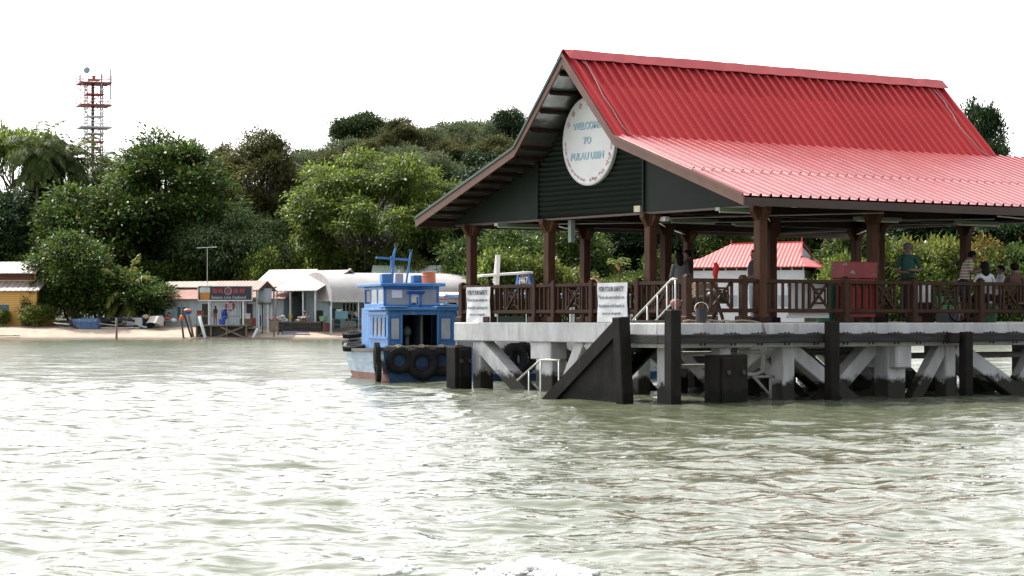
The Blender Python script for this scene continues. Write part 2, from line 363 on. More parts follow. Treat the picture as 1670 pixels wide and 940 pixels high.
# steel handrails
def rail_tubes(b, pts, r=.024): b.tube(pts, r, 8)
hr = thing('steel_handrail', 'galvanised steel handrail leading down from the jetty deck beside the stairs', 'handrail', N0, ANG)
b = MB(); zr = lambda t: DECK + .9 - sl_ * (t - .62)
rail_tubes(b, [(-1.86, .45, DECK + .9), (-1.86, .62, DECK + .9), (-1.86, 3.2, zr(3.2))], .027); b.build('top_rail', steel, hr, smooth=True)
b = MB(); zr2 = lambda t: DECK + .38 - sl_ * (t - .62)
rail_tubes(b, [(-1.86, .5, DECK + .38), (-1.86, .66, DECK + .37), (-1.86, 3.2, zr2(3.2))], .02); b.build('lower_rail', steel, hr, smooth=True)
for t_ in (.5, .78, 1.1, 1.45, 1.85, 2.4, 3.0):
    MB().tube([(-1.86, t_, min(zs(t_), DECK) - .05), (-1.86, t_, zr(max(t_, .62)))], .02).build('upright', steel, hr, smooth=True)
for lab, s_, t0_, t1_, zt in (('low steel handrail by the waterline, nearest the foot of the stairs', -1.2, 4.05, 5.35, .55), ('low steel handrail by the waterline, left of the white corbelled column', -.75, 6.2, 7.95, .75)):
    h2 = thing('steel_handrail', lab, 'handrail', N0, ANG)
    tm = t0_ + (t1_ - t0_) * .45
    MB().tube([(s_, t0_, zt), (s_, tm, zt), (s_, t1_, zt - .5)], .026).build('top_rail', steel, h2, smooth=True)
    for t_, zz in ((t0_ + .05, zt), (tm, zt), ((tm + t1_) / 2, zt - .25)): MB().tube([(s_, t_, -.6), (s_, t_, zz)], .02).build('upright', steel, h2, smooth=True)

# mooring piles and fender blocks
def pile(lab, s, t, top, w, d=None, lean=(0, 0), kind='mooring_pile', cat='pile', group='timber piles along the jetty front'):
    o = MB(); o.bar((lean[0], lean[1], top), (-lean[0], -lean[1], -1.5), w, d or w, up=(0, 1, 0))
    q = o.build(kind, pile_m, None, pw(s, t, 0), ANG, bevel=.02); return tag(q, lab, cat, group)
pile('dark leaning timber pile at the head of the landing stairs', -3.32, .30, 1.74, .28, .26, (-.07, .03))
pile('tall dark timber pile at the near corner of the jetty, topmost against the white edge', -3.2, -1.12, 1.88, .25, .25)
pile('dark timber pile below the red cabinet and white board, standing across the fender beam', .98, -1.12, 1.66, .24, .24)
pile('slim dark timber pile at the right, topping out level with the fender beam', 4.86, -1.12, 1.42, .22, .24)
pile('timber fender pile at the jetty front beyond the right-hand post', 9.2, -1.12, 1.5, .24, .24)
def fblock(lab, s, t, top, ws, wt):
    o = MB(); o.bb(-ws / 2, ws / 2, -wt / 2, wt / 2, -1.5, top); o.bb(-ws / 2 + .1, ws / 2 - .1, -wt / 2 - .05, -wt / 2, -1.2, top - .05)
    q = o.build('fender_block', pile_m, None, pw(s, t, 0), ANG, bevel=.02)
    MB().tube([(-ws * .2, -wt / 2 - .053, top - .35), (-ws * .2, -wt / 2 - .09, top - .35)], .05).tube([(ws * .28, -wt / 2 - .053, top - .35), (ws * .28, -wt / 2 - .09, top - .35)], .05).build('bolt', iron, q)
    return tag(q, lab, 'fender', 'black fender blocks')
fblock('squat black timber fender block at the far left corner of the jetty', -.64, 10.68, 1.02, .5, .42)
fblock('broad black timber fender block in front of the pipes, below the middle railing', -1.75, -1.0, .98, .8, .42)
b = MB(); b.box((0, 0, 0), (.3, .16, .22)); tag(b.build('fender_chock', pile_m, None, pw(4.5, -1.08, DECK - .33), ANG, bevel=.02), 'black timber chock on the fender beam left of the slim pile', 'fender')

# ------------------------------------------------------------------ pavilion
pav = thing('pavilion', 'open timber pavilion with steep red ribbed metal roof and dark green gable on the jetty', 'pavilion', N0, ANG)
MID = 5.635; ZR, ZK, ZE = 5.99 + EYE, 4.0 + EYE, 2.52 + EYE; HK, HE = 1.96, 6.385
VS0, VS1 = -1.04, 10.83; LOW1 = 13.5
PT = 2.38 + EYE
def zroof(t):
    d = abs(t - MID); return ZR - (ZR - ZK) * d / HK if d < HK else ZK - (ZK - ZE) * (d - HK) / (HE - HK)
grid_s = (0.0, 3.5, 6.9, 9.8); grid_t = (0.0, 3.76, 7.7, 11.1)
def post(s, t, top=PT, w=.21):
    b = MB(); b.bb(s - w / 2, s + w / 2, t - w / 2, t + w / 2, DECK, top)
    o = b.build('post', brown, pav, bevel=.012)
    c = MB()
    for dx, dy in ((1, 0), (-1, 0), (0, 1), (0, -1)):
        a = [(w / 2, top - .3), (w / 2 + .02, top - .3), (w / 2 + .15, top - .1), (w / 2 + .15, top), (w / 2, top)]
        if dx: c.prism([(s + dx * q[0], q[1]) for q in a], 'y', t - .07, t + .07)
        else: c.prism([(t + dy * q[0], q[1]) for q in a], 'x', s - .07, s + .07)
    c.build('bracket', brown, o)
    MB().bb(s - .17, s + .17, t - .17, t + .17, DECK + .003, DECK + .12).build('base_block', brown_dk, o, bevel=.015)
for s_ in grid_s:
    for t_ in grid_t:
        if s_ == 6.9 and t_ == 0: continue
        post(s_ + (.35 if (s_ == 3.5 and t_ == 0) else 0), t_ + (.72 if (s_ == 3.5 and t_ == 0) else 0), PT if not (s_ == 3.5 and t_ == 0) else PT + .02)
# ring and cross beams
b = MB()
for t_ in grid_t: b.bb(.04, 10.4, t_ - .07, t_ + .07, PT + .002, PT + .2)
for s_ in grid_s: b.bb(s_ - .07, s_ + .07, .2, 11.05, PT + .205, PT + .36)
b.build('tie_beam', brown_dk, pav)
# roof sheets with trapezoid ribs
def ribs(s0, s1, pitch=.27, h=.085):
    out = []; s = s0; k = 0
    out.append((s0, 0)); c = s0 + pitch * .5
    while c < s1 - .05:
        out += [(c - .034, 0), (c - .022, h), (c + .022, h), (c + .034, 0)]; c += pitch
    out.append((s1, 0)); return out
def sheet(name, s0, s1, ta, za, tb, zb, lift, parent, material, wob=.004, rib_h=.08):
    prof = ribs(s0, s1, h=rib_h); d = Vector((0, tb - ta, zb - za)); nrm = Vector((0, -d.z, d.y)).normalized()
    if nrm.z < 0: nrm = -nrm
    b = MB(); nseg = 6; n = len(prof); rg = random.Random(int(ta * 10)); vs_ = []
    for i in range(nseg + 1):
        f = i / nseg
        for (s, h) in prof:
            q = Vector((s, ta + (tb - ta) * f, za + (zb - za) * f)) + nrm * (h + lift + rg.uniform(-wob, wob) * (0 < i < nseg)); vs_.append(tuple(q))
    fs_ = [(i * n + k, i * n + k + 1, (i + 1) * n + k + 1, (i + 1) * n + k) for i in range(nseg) for k in range(n - 1)]
    b.add(vs_, fs_); o = b.build(name, material, parent, recalc=False)
    q = o.modifiers.new('thick', 'SOLIDIFY'); q.thickness = .006; q.offset = -1; return o
for sg in (-1, 1):
    k, e = MID + sg * HK, MID + sg * HE
    # low sheet first, the steep one laps over it
    tm_ = k + (e - k) * .58; zm_ = ZK + (ZE - ZK) * .58
    sheet('roof_sheet', VS0, LOW1, tm_ - sg * .12, zm_ + .04, e, ZE, .012, pav, roof_gloss, .0015, .055)
    sheet('roof_sheet', VS0, LOW1, k - sg * .1, ZK + .05, tm_, zm_, .028, pav, roof_gloss, .0015, .055)
    ext = .10
    sheet('roof_sheet', VS0, VS1, MID + sg * .02, ZR - .02, k + sg * ext * .7, ZK - ext * .7, .03, pav, roof_red)
b = MB()
for sg in (-1, 1):
    b.quad((VS0 - .03, MID, ZR + .10), (VS1 + .03, MID, ZR + .10), (VS1 + .03, MID + sg * .26, ZR - .16), (VS0 - .03, MID + sg * .26, ZR - .16))
# the cap is a folded strip, slightly dented along its length
rc = MB(); nn = 40; vs_ = []; rg = random.Random(8)
for i in range(nn + 1):
    s = VS0 - .03 + (VS1 - VS0 + .06) * i / nn; dz = rg.uniform(-.008, .008)
    vs_ += [(s, MID - .27, ZR - .07 + rg.uniform(-.012, .012)), (s, MID - .02, ZR + .165 + dz), (s, MID + .02, ZR + .165 + dz), (s, MID + .27, ZR - .07 + rg.uniform(-.012, .012))]
rc.add(vs_, [(i * 4 + j, i * 4 + j + 1, i * 4 + j + 5, i * 4 + j + 4) for i in range(nn) for j in range(3)])
rc.build('ridge_cap', ridge_red, pav, recalc=False)
# underside: purlins and silver foil
for sg in (-1, 1):
    k, e = MID + sg * HK, MID + sg * HE
    b = MB(); n1 = 40
    def strip(ta, za, tb, zb, s0, s1, mi=0):
        b.quad((s0, ta, za), (s1, ta, za), (s1, tb, zb), (s0, tb, zb), mi)
    strip(MID, ZR - .05, k, ZK - .05, VS0 + .03, VS1 - .03); strip(k, ZK - .05, e, ZE - .05, VS0 + .03, LOW1 - .1)
    b.build('foil_lining', foil, pav)
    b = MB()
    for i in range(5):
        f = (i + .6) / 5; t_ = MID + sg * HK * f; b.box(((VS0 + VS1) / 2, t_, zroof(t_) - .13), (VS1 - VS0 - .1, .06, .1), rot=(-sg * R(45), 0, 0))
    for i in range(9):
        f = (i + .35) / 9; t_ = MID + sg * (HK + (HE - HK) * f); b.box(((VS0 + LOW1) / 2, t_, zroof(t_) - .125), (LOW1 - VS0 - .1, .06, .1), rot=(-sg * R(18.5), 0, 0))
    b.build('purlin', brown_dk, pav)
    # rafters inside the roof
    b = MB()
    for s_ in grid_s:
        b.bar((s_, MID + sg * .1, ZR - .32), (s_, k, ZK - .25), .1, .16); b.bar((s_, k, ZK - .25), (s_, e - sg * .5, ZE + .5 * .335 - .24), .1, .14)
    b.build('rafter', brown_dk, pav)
# verge and eave boards
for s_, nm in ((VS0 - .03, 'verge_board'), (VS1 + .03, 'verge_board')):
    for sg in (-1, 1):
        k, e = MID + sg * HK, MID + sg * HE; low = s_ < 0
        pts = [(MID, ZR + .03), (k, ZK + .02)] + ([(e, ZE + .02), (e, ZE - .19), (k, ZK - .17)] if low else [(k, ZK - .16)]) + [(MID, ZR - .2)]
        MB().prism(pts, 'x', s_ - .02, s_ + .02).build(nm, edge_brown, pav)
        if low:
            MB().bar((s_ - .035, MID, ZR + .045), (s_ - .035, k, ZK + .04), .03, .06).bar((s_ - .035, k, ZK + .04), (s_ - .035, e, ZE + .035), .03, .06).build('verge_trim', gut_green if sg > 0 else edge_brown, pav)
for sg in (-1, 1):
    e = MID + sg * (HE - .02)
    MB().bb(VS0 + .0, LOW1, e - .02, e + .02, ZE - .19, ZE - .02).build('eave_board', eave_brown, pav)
# soffit frame just inside the eave
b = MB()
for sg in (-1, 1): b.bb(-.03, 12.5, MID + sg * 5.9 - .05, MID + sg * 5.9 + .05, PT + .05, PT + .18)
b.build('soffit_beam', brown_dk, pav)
# gable walls: dark flat panels either side of a louvre
for gs, so_ in ((-.1, -1), (9.9, 1)):
    la, lb = 3.86, 7.95
    for (ta, tb) in ((-.45, la), (lb, 11.7)):
        pts = [(ta, PT + .02), (tb, PT + .02), (tb, zroof(tb) - .1)]
        if ta < MID < tb: pass
        if ta < MID - HK < tb: pts.append((MID - HK, ZK - .1))
        if ta < MID + HK < tb: pts.append((MID + HK, ZK - .1))
        pts.append((ta, max(zroof(ta) - .1, PT + .03)))
        MB().prism(pts, 'x', gs - .02, gs + .02).build('gable_panel', green_wall, pav)
    b = MB(); z = PT + .06
    while z < ZR - .35:
        hw = (ZR - .14 - z) * HK / (ZR - ZK); a, c = max(la, MID - hw), min(lb, MID + hw)
        if c - a > .1: b.box((gs + so_ * .01, (a + c) / 2, z + .05), (.018, c - a, .135), rot=(0, so_ * R(34), 0))
        z += .117
    b.build('louvre', green_wall, pav)
    b = MB(); b.prism([(la, PT + .02), (lb, PT + .02), (lb, ZK - .2), (MID, ZR - .2), (la, ZK - .2)], 'x', gs - so_ * .1, gs - so_ * .09); b.build('louvre_backing', brown_dk, pav)
    MB().bb(gs + so_ * .04 - .03, gs + so_ * .04 + .03, la - .05, la, PT + .02, ZK - .05).build('louvre_frame', green_wall, pav); b = MB(); b.bb(gs + so_ * .04 - .03, gs + so_ * .04 + .03, lb, lb + .05, PT + .02, ZK - .1)
    b.build('louvre_frame', green_wall, pav)
    MB().bb(gs - .05, gs + .05, -.4, 11.65, PT - .03, PT + .015).build('gable_sill', eave_brown, pav)
# tie rods and light fittings under the roof
b = MB()
for (a, c) in (((0, 0, PT - .05), (3.5, 3.76, PT - .12)), ((3.5, 0, PT - .05), (0, 3.76, PT - .12)), ((3.9, .7, PT + .02), (6.9, 3.76, PT - .1)), ((6.9, 0, PT - .1), (3.5, 3.76, PT - .1)), ((0, 3.76, PT - .1), (3.5, 7.7, PT - .1)),
               ((3.5, 3.76, PT - .1), (0, 7.7, PT - .1)), ((0, 7.7, PT - .1), (3.5, 11.27, PT - .1)), ((6.9, 3.76, PT - .1), (9.8, 7.7, PT - .15)), ((9.8, 0, PT - .1), (6.9, 3.76, PT - .1)), ((3.5, 7.7, PT - .1), (6.9, 11.2, PT - .1)), ((7.2, 0.2, PT - .02), (12, 1.2, PT - .1))):
    b.tube([a, c], .016, 6)
b.build('tie_rod', steel, pav)
for (s_, t_, l) in ((-.1, .5, 1.3), (2.2, 5.0, 1.4), (.3, 9.4, 1.4), (5.2, 2.0, 1.4), (4.6, 5.6, 1.4), (8.6, 2.2, 1.4)):
    o = MB().bb(s_ - l / 2, s_ + l / 2, t_ - .07, t_ + .07, PT - .1, PT - .03).build('light_fitting', tube_m, pav)
    MB().tube([(s_ - l / 2 + .06, t_, PT - .12), (s_ + l / 2 - .06, t_, PT - .12)], .02).build('lamp_tube', sign_white, o)
MB().box((-.12, 4.02, PT + .1), (.14, .22, .14)).build('junction_box', mat('cream_box', (.62, .55, .42)), pav)
MB().bb(.2, .32, 7.1, 7.22, PT - .55, PT - .02).build('loudspeaker', mat('grey_case', (.3, .36, .34)), pav)
MB().box((.15, 3.45, PT - .14), (.12, .2, .1)).build('floodlight', sign_white, pav)
# lightning rods and the earthing strip running down the sheets
for s_ in (VS0 + .32, VS1 - .55):
    MB().tube([(s_, MID, ZR + .05), (s_, MID, ZR + .62)], [.014, .006], 6).build('lightning_rod', steel, pav)
    b = MB(); pts = []
    rg = random.Random(int(s_ * 7) + 3)
    for i in range(12):
        f = i / 11; pts.append((s_ + .05 * math.sin(f * 7) + rg.uniform(-.03, .03), MID - .05 - (HK - .0) * f, ZR + .1 - (ZR - ZK) * f + rg.uniform(-.01, .02)))
    pts.append((s_ + .25, MID - HK - .2, ZK + .0 + .03)); b.tube(pts, .0115, 6); b.build('earthing_strip', wire_m, pav, smooth=True)

# round welcome sign on the gable
ws_ = thing('welcome_sign', 'round white sign reading WELCOME TO PULAU UBIN on the dark green gable', 'sign', pw(-.2, 5.80, 2.46 + EYE + 1.66), ANG)
b = MB(); b.lathe([(1.03, -.05), (1.03, .03), (1.0, .045), (.99, .03)], 64, T=Matrix(((0, 0, -1, 0), (-1, 0, 0, 0), (0, 1, 0, 0), (0, 0, 0, 1)))); b.build('rim', sign_white, ws_)
b = MB(); b.lathe([(.988, -.02), (.988, .034)], 64, T=Matrix(((0, 0, -1, 0), (-1, 0, 0, 0), (0, 1, 0, 0), (0, 0, 0, 1)))); b.build('board', sign_white, ws_)
def GT(x, y, out, rot=0):
    """plane on the gable: x to the viewer's right, y up"""
    X = Vector((0, -math.cos(rot), math.sin(rot))); Y = Vector((0, math.sin(rot), math.cos(rot)))
    return plane_T((-out, -x, y), X, Y)
for body, wd, y in (('WELCOME', 1.08, .36), ('TO', .30, .02), ('PULAU UBIN', 1.3, -.34)):
    text(body, wd, .165, GT(.018 - .05, y - .014, .037), aqua_dk, ws_, bold=.022, shear=.15, depth=.006); text(body, wd, .165, GT(-.05, y, .042), aqua, ws_, bold=.012, shear=.15, depth=.008)
def ring(chars, a0, a1, r, h, inward=False):
    n = len(chars)
    for i, ch in enumerate(chars):
        if ch == ' ': continue
        a = R(a0 + (a1 - a0) * (i / max(n - 1, 1))); x, y = r * math.sin(a), r * math.cos(a)
        text(ch, None, h, GT(x, y, .04, a if not inward else a + math.pi), pink, ws_, bold=.012, depth=.005)
ring('欢迎来到乌敏岛', -62, 62, .88, .13)
ring('Selamat Datang Ke Pulau Ubin', -82 - 8, -170, .91, .065, True)
ring(['•', 'பு', 'லா', 'வ்', ' ', 'உ', 'பி', 'ன்', ' ', 'தீ', 'வி', 'ற்', 'கு', ' ', 'ந', 'ல்', 'வ', 'ர', 'வு'], 176, 84, .91, .07, True)

# ------------------------------------------------------------------ timber railings
def rail_run(name, lab, axis, fixed, stops, xs, lo, hi, grp=None):
    """axis 's' or 't'; stops = rail posts, xs = centres of the crossed panels, lo-hi the extent"""
    o = thing(name, lab, 'railing', N0, ANG, grp)
    def P(a, z, off=0): return (a, fixed + off, z) if axis == 's' else (fixed + off, a, z)
    MB().bar(P(lo, DECK + .87), P(hi, DECK + .87), .1, .085).build('top_rail', rail_m, o, bevel=.012)
    MB().bar(P(lo, DECK + .255), P(hi, DECK + .255), .09, .085).build('bottom_rail', rail_m, o, bevel=.012)
    for q in stops:
        p_ = MB(); p_.bar(P(q, DECK + .12), P(q, DECK + .965), .15, .15, up=(0, 1, 0)); p_.bar(P(q, DECK + .965), P(q, DECK + .995), .11, .11, up=(0, 1, 0))
        po = p_.build('rail_post', rail_m, o, bevel=.014)
        MB().bar(P(q, DECK + .004), P(q, DECK + .14), .26, .26, up=(0, 1, 0)).build('base_block', rail_m, po, bevel=.015)
    for q in xs:
        c = MB(); za, zb, h = DECK + .3, DECK + .83, .27
        for sg in (-1, 1): c.bar(P(q + sg * h, za), P(q + sg * h, zb), .055, .05, up=(0, 1, 0))
        for sg in (-1, 1): c.bar(P(q - sg * (h - .02), za, sg * .014), P(q + sg * (h - .02), zb, sg * .014), .032, .055)
        hh = h * .55; zc = (za + zb) / 2
        for sg in (-1, 1): c.bar(P(q - hh, zc + sg * hh, .03), P(q + hh, zc + sg * hh, .03), .03, .045); c.bar(P(q + sg * hh, zc - hh, -.03), P(q + sg * hh, zc + hh, -.03), .028, .035, up=(0, 1, 0))
        c.build('crossed_panel', rail_m, o)
    a = lo + .12
    while a < hi - .05:
        if all(abs(a - q) > .13 for q in stops) and all(abs(a - q) > .33 for q in xs):
            MB().bar(P(a, DECK + .29), P(a, DECK + .83), .05, .045, up=(0, 1, 0)).build('baluster', rail_m, o)
        a += .19
    return o
rail_run('timber_railing', 'brown timber railing along the gable end, carrying both white safety boards', 't', -.21, (11.2, 9.95, 7.98, 7.19, 5.67, 3.93, 2.25), (8.95, 6.42, 4.8, 3.05), 2.15, 11.25)
rail_run('timber_railing', 'short brown timber railing between the handrail and the corner post, one crossed panel', 's', 0.0, (-1.95, -.47), (-1.05,), -2.0, -.11)
rail_run('timber_railing', 'long brown timber railing in front of the red cabinet and the waiting people', 's', 0.0, (2.37, 4.39, 6.45, 8.5, 10.4), (1.62, 3.55, 5.45, 7.45, 9.45), .11, 12.5)
rail_run('timber_railing', 'brown timber railing on the far side of the jetty seen through the posts', 's', 11.15, (.2, 2.2, 4.2, 6.2), (1.2, 3.2, 5.2), -.25, 6.3)

# safety boards
for lab, ta, tb, za, zb, tilt in (('white FOR YOUR SAFETY board hung at the far left end of the railing', 10.85, 9.8, DECK + .0, DECK + .87, .02), ('white FOR YOUR SAFETY board hung beside the head of the stairs', 5.34, 4.22, DECK + .01, DECK + .9, -.005)):
    c = (ta + tb) / 2; wd = abs(ta - tb); ht = zb - za
    o = thing('safety_board', lab, 'sign', pw(-.3, c, za), ANG, 'white safety boards on the railing')
    b = MB(); n = 8; rg = random.Random(int(ta))
    vs_ = [(-.012 + .012 * math.sin(i * 1.3 + j), -wd / 2 + wd * i / n, ht * j / n) for j in range(n + 1) for i in range(n + 1)]
    b.add(vs_, [(j * (n + 1) + i, j * (n + 1) + i + 1, (j + 1) * (n + 1) + i + 1, (j + 1) * (n + 1) + i) for j in range(n) for i in range(n)])
    bo = b.build('board', sign_white, o); q = bo.modifiers.new('t', 'SOLIDIFY'); q.thickness = .012
    for body, w_, h_, z_, m_ in (('FOR YOUR SAFETY', wd * .84, .115, .74, ink), ('Please do not embark or', wd * .86, .085, .56, ink_blue), ('disembark until launch is', wd * .86, .085, .37, ink_blue), ('secured alongside', wd * .62, .085, .19, ink_blue)):
        text(body, w_, h_, plane_T((-.04, 0, ht * z_ / .88 + .0), (0, -1, 0), (0, 0, 1)), m_, o, bold=.005 if m_ is ink else 0, depth=.006)
# ------------------------------------------------------------------ people
skin_m = mat('skin', (.20, .11, .075), (.16, .085, .055), rough=.5, scale=8)
hair_m = mat('black_hair', (.010, .009, .009), (.005, .005, .005), spec=.15, rough=.7, scale=20)
cloth = {}
def cm(name, col, col2=None):
    if name not in cloth: cloth[name] = mat('cloth_' + name, col, col2, rough=.85, scale=5, bump=.3, bscale=30)
    return cloth[name]
def stripe_cloth():
    m = mat('cloth_striped', (.5, .5, .46), rough=.85); nt = m.node_tree; p = nt.nodes[m['p']]
    tc = _n(nt, 'ShaderNodeTexCoord'); wv = _n(nt, 'ShaderNodeTexWave', bands_direction='Z'); wv.inputs['Scale'].default_value = 4.6
    wv.inputs['Distortion'].default_value = .6; rp = _n(nt, 'ShaderNodeValToRGB'); e = rp.color_ramp.elements
    e[0].color = (.55, .53, .47, 1); e[0].position = .3; e[1].color = (.12, .2, .22, 1); e[1].position = .62; x = e.new(.8); x.color = (.4, .12, .1, 1)
    rp.color_ramp.interpolation = 'CONSTANT'
    nt.links.new(tc.outputs['Object'], wv.inputs[0]); nt.links.new(wv.outputs['Fac'], rp.inputs[0]); nt.links.new(rp.outputs[0], p.inputs['Base Color']); return m

BASE = dict(pelvis=(0, 0, .93, .135), waist=(0, .005, 1.08, .125), chest=(0, 0, 1.28, .15), collar=(0, -.01, 1.42, .09), neck=(0, 0, 1.5, .055), skull=(0, .012, 1.6, .088), crown=(0, .0, 1.68, .066),
            shL=(-.165, -.005, 1.4, .064), elL=(-.22, .0, 1.12, .046), wrL=(-.23, .06, .88, .032), haL=(-.23, .08, .80, .034),
            shR=(.165, -.005, 1.4, .064), elR=(.22, .0, 1.12, .046), wrR=(.23, .06, .88, .032), haR=(.23, .08, .80, .034),
            hiL=(-.085, 0, .88, .1), knL=(-.095, .02, .48, .066), anL=(-.1, -.02, .09, .045), toL=(-.11, .14, .035, .038),
            hiR=(.085, 0, .88, .1), knR=(.095, .02, .48, .066), anR=(.1, -.02, .09, .045), toR=(.11, .14, .035, .038))
EDGES = [('pelvis', 'waist'), ('waist', 'chest'), ('chest', 'collar'), ('collar', 'neck'), ('neck', 'skull'), ('skull', 'crown')]
for q in 'LR': EDGES += [('collar', 'sh' + q), ('sh' + q, 'el' + q), ('el' + q, 'wr' + q), ('wr' + q, 'ha' + q), ('pelvis', 'hi' + q), ('hi' + q, 'kn' + q), ('kn' + q, 'an' + q), ('an' + q, 'to' + q)]
TOP = {('pelvis', 'waist'), ('waist', 'chest'), ('chest', 'collar'), ('collar', 'shL'), ('collar', 'shR')}

def person(label, loc, rz, pose, shirt, trousers, shoes, sleeve=.55, trouser_to=1.0, hair='short', cap=None, scale=1.0, group=None, face=True):
    J = dict(BASE); J.update(pose)
    names = list(J); idx = {n: i for i, n in enumerate(names)}
    me = bpy.data.meshes.new('body'); me.from_pydata([J[n][:3] for n in names], [(idx[a], idx[c]) for a, c in EDGES], [])
    o = bpy.data.objects.new('body', me); COL.objects.link(o)
    o.modifiers.new('skin', 'SKIN'); sv = me.skin_vertices[0].data
    for n in names:
        r = J[n][3]; k = (1.28, .86) if n in ('chest', 'waist', 'pelvis') else ((1.25, .8) if n == 'collar' else ((1.25, .6) if n[:2] == 'ha' else (1, 1)))
        sv[idx[n]].radius = (r * k[0], r * k[1]); sv[idx[n]].use_root = n == 'pelvis'
    ss = o.modifiers.new('sub', 'SUBSURF'); ss.levels = 2; ss.render_levels = 2
    dg = bpy.context.evaluated_depsgraph_get(); m2 = bpy.data.meshes.new_from_object(o.evaluated_get(dg)); bpy.data.objects.remove(o)
    b = MB(); b.v = [tuple(v.co) for v in m2.vertices]; P3 = {n: Vector(J[n][:3]) for n in names}
    segs = [(a, c, P3[a], P3[c]) for a, c in EDGES]
    for pl in m2.polygons:
        c = pl.center; best = None
        for a, e, A, B in segs:
            d = B - A; t = max(0, min(1, (c - A).dot(d) / max(d.length_squared, 1e-9))); q = (c - (A + d * t)).length - (J[a][3] * (1 - t) + J[e][3] * t)
            if best is None or q < best[0]: best = (q, a, e, t)
        _, a, e, t = best; mi = 0
        if (a, e) in TOP: mi = 1 if not (a == 'pelvis' and t < .35) else 2
        elif a[:2] == 'sh': mi = 1 if t < sleeve * 1.5 else 0
        elif a[:2] == 'el': mi = 1 if sleeve > .9 else 0
        elif a == 'pelvis': mi = 2
        elif a[:2] == 'hi': mi = 2
        elif a[:2] == 'kn': mi = 2 if t < trouser_to else 0
        elif a[:2] == 'an': mi = 3
        b.f.append(tuple(pl.vertices)); b.m.append(mi)
    bpy.data.meshes.remove(m2)
    # fingers, thumb; face
    for q in 'LR':
        H = P3['ha' + q]; Wd = (H - P3['wr' + q]).normalized(); sd_ = Wd.cross(Vector((0, 0, 1)))
        sd_ = Vector((1, 0, 0)) if sd_.length < .2 else sd_.normalized(); dn = Wd.cross(sd_).normalized()
        for k in range(4):
            p0 = H - Wd * .015 + sd_ * (k - 1.5) * .019; L = (.062, .074, .07, .054)[k]
            b.tube([p0, p0 + Wd * L * .6, p0 + Wd * L * .9 + dn * L * .35 * (1 if dn.z < 0 else -1)], [.0095, .0085, .0065], 6)
        s_ = 1 if q == 'L' else -1
        b.tube([H - Wd * .045 + sd_ * s_ * .03, H + sd_ * s_ * .055, H + Wd * .03 + sd_ * s_ * .052], [.011, .0095, .007], 6)
    S = P3['skull']; up = (P3['crown'] - P3['neck']).normalized(); fw = Vector(pose.get('_face', (0, 1, 0))).normalized() if '_face' in pose else Vector((0, 1, 0))
    sx = fw.cross(up).normalized()
    b.ball(S + fw * .095 - up * .02, (.016, .02, .022), 8, 6); b.ball(S + fw * .07 - up * .065, (.035, .03, .03), 8, 6)
    for k in (-1, 1):
        b.ball(S + sx * k * .092 - up * .01, (.015, .02, .032), 8, 6); b.ball(S + fw * .083 + sx * k * .034 + up * .012, (.012, .008, .008), 8, 5, 4)
    b.ball(S + fw * .089 - up * .052, (.024, .008, .006), 8, 5, 5)
    t = thing('person', label, 'person', loc, rz, group); t.scale = (scale,) * 3
    bo = b.build('body', [skin_m, shirt, trousers, shoes, hair_m, cm('lips', (.2, .07, .06))], t, smooth=True)
    h = MB(); n = 12
    h.ball(S + up * .035 - fw * .018, (.103, .112, .098) if hair != 'long' else (.112, .12, .11), 14, 9)
    if hair == 'long': h.ball(S - fw * .075 - up * .09, (.1, .055, .17), 12, 8)
    for k in range(10):
        a = k * .628; h.ball(S + up * (.05 + .02 * math.sin(k * 2.1)) - fw * (.02 + .05 * abs(math.cos(a))) + sx * .07 * math.sin(a), (.045, .045, .045), 7, 5)
    # keep the face clear of hair
    keep = [i for i, v in enumerate(h.v) if (Vector(v) - S).dot(fw) > .055 and (Vector(v) - S).dot(up) < .06]
    for i in keep: v = Vector(h.v[i]); h.v[i] = tuple(S + (v - S) * .7 - fw * .03)
    h.build('hair', hair_m, t, smooth=True)
    if cap:
        c = MB(); c.ball(S + up * .055, (.112, .12, .075), 14, 8); c.prism([(-.08, .06), (.08, .06), (.07, .16), (.03, .19), (-.03, .19), (-.07, .16)], 'z', S.z + .05, S.z + .062)
        c.build('cap', cap, t, smooth=False)
    return t
def armpose(q, el, wr, ha): return {'el' + q: (*el, .044), 'wr' + q: (*wr, .031), 'ha' + q: (*ha, .034)}
def sit(dz=0.0, y=0):
    P = {}
    for k, v in BASE.items():
        if k[:2] not in ('kn', 'an', 'to'): P[k] = (v[0], v[1], v[2] - .45, v[3])
    for q, sg in (('L', -1), ('R', 1)):
        P['hi' + q] = (sg * .09, .06, .46, .1); P['kn' + q] = (sg * .11, .47, .48, .066); P['an' + q] = (sg * .11, .47, .09, .045); P['to' + q] = (sg * .12, .62, .035, .038)
    return P
TOCAM = ANG + math.pi          # facing the camera side of the jetty
def yaw(d): return R(d)        # 0 = facing away (+Y), 180 = facing the camera, -90 = facing right
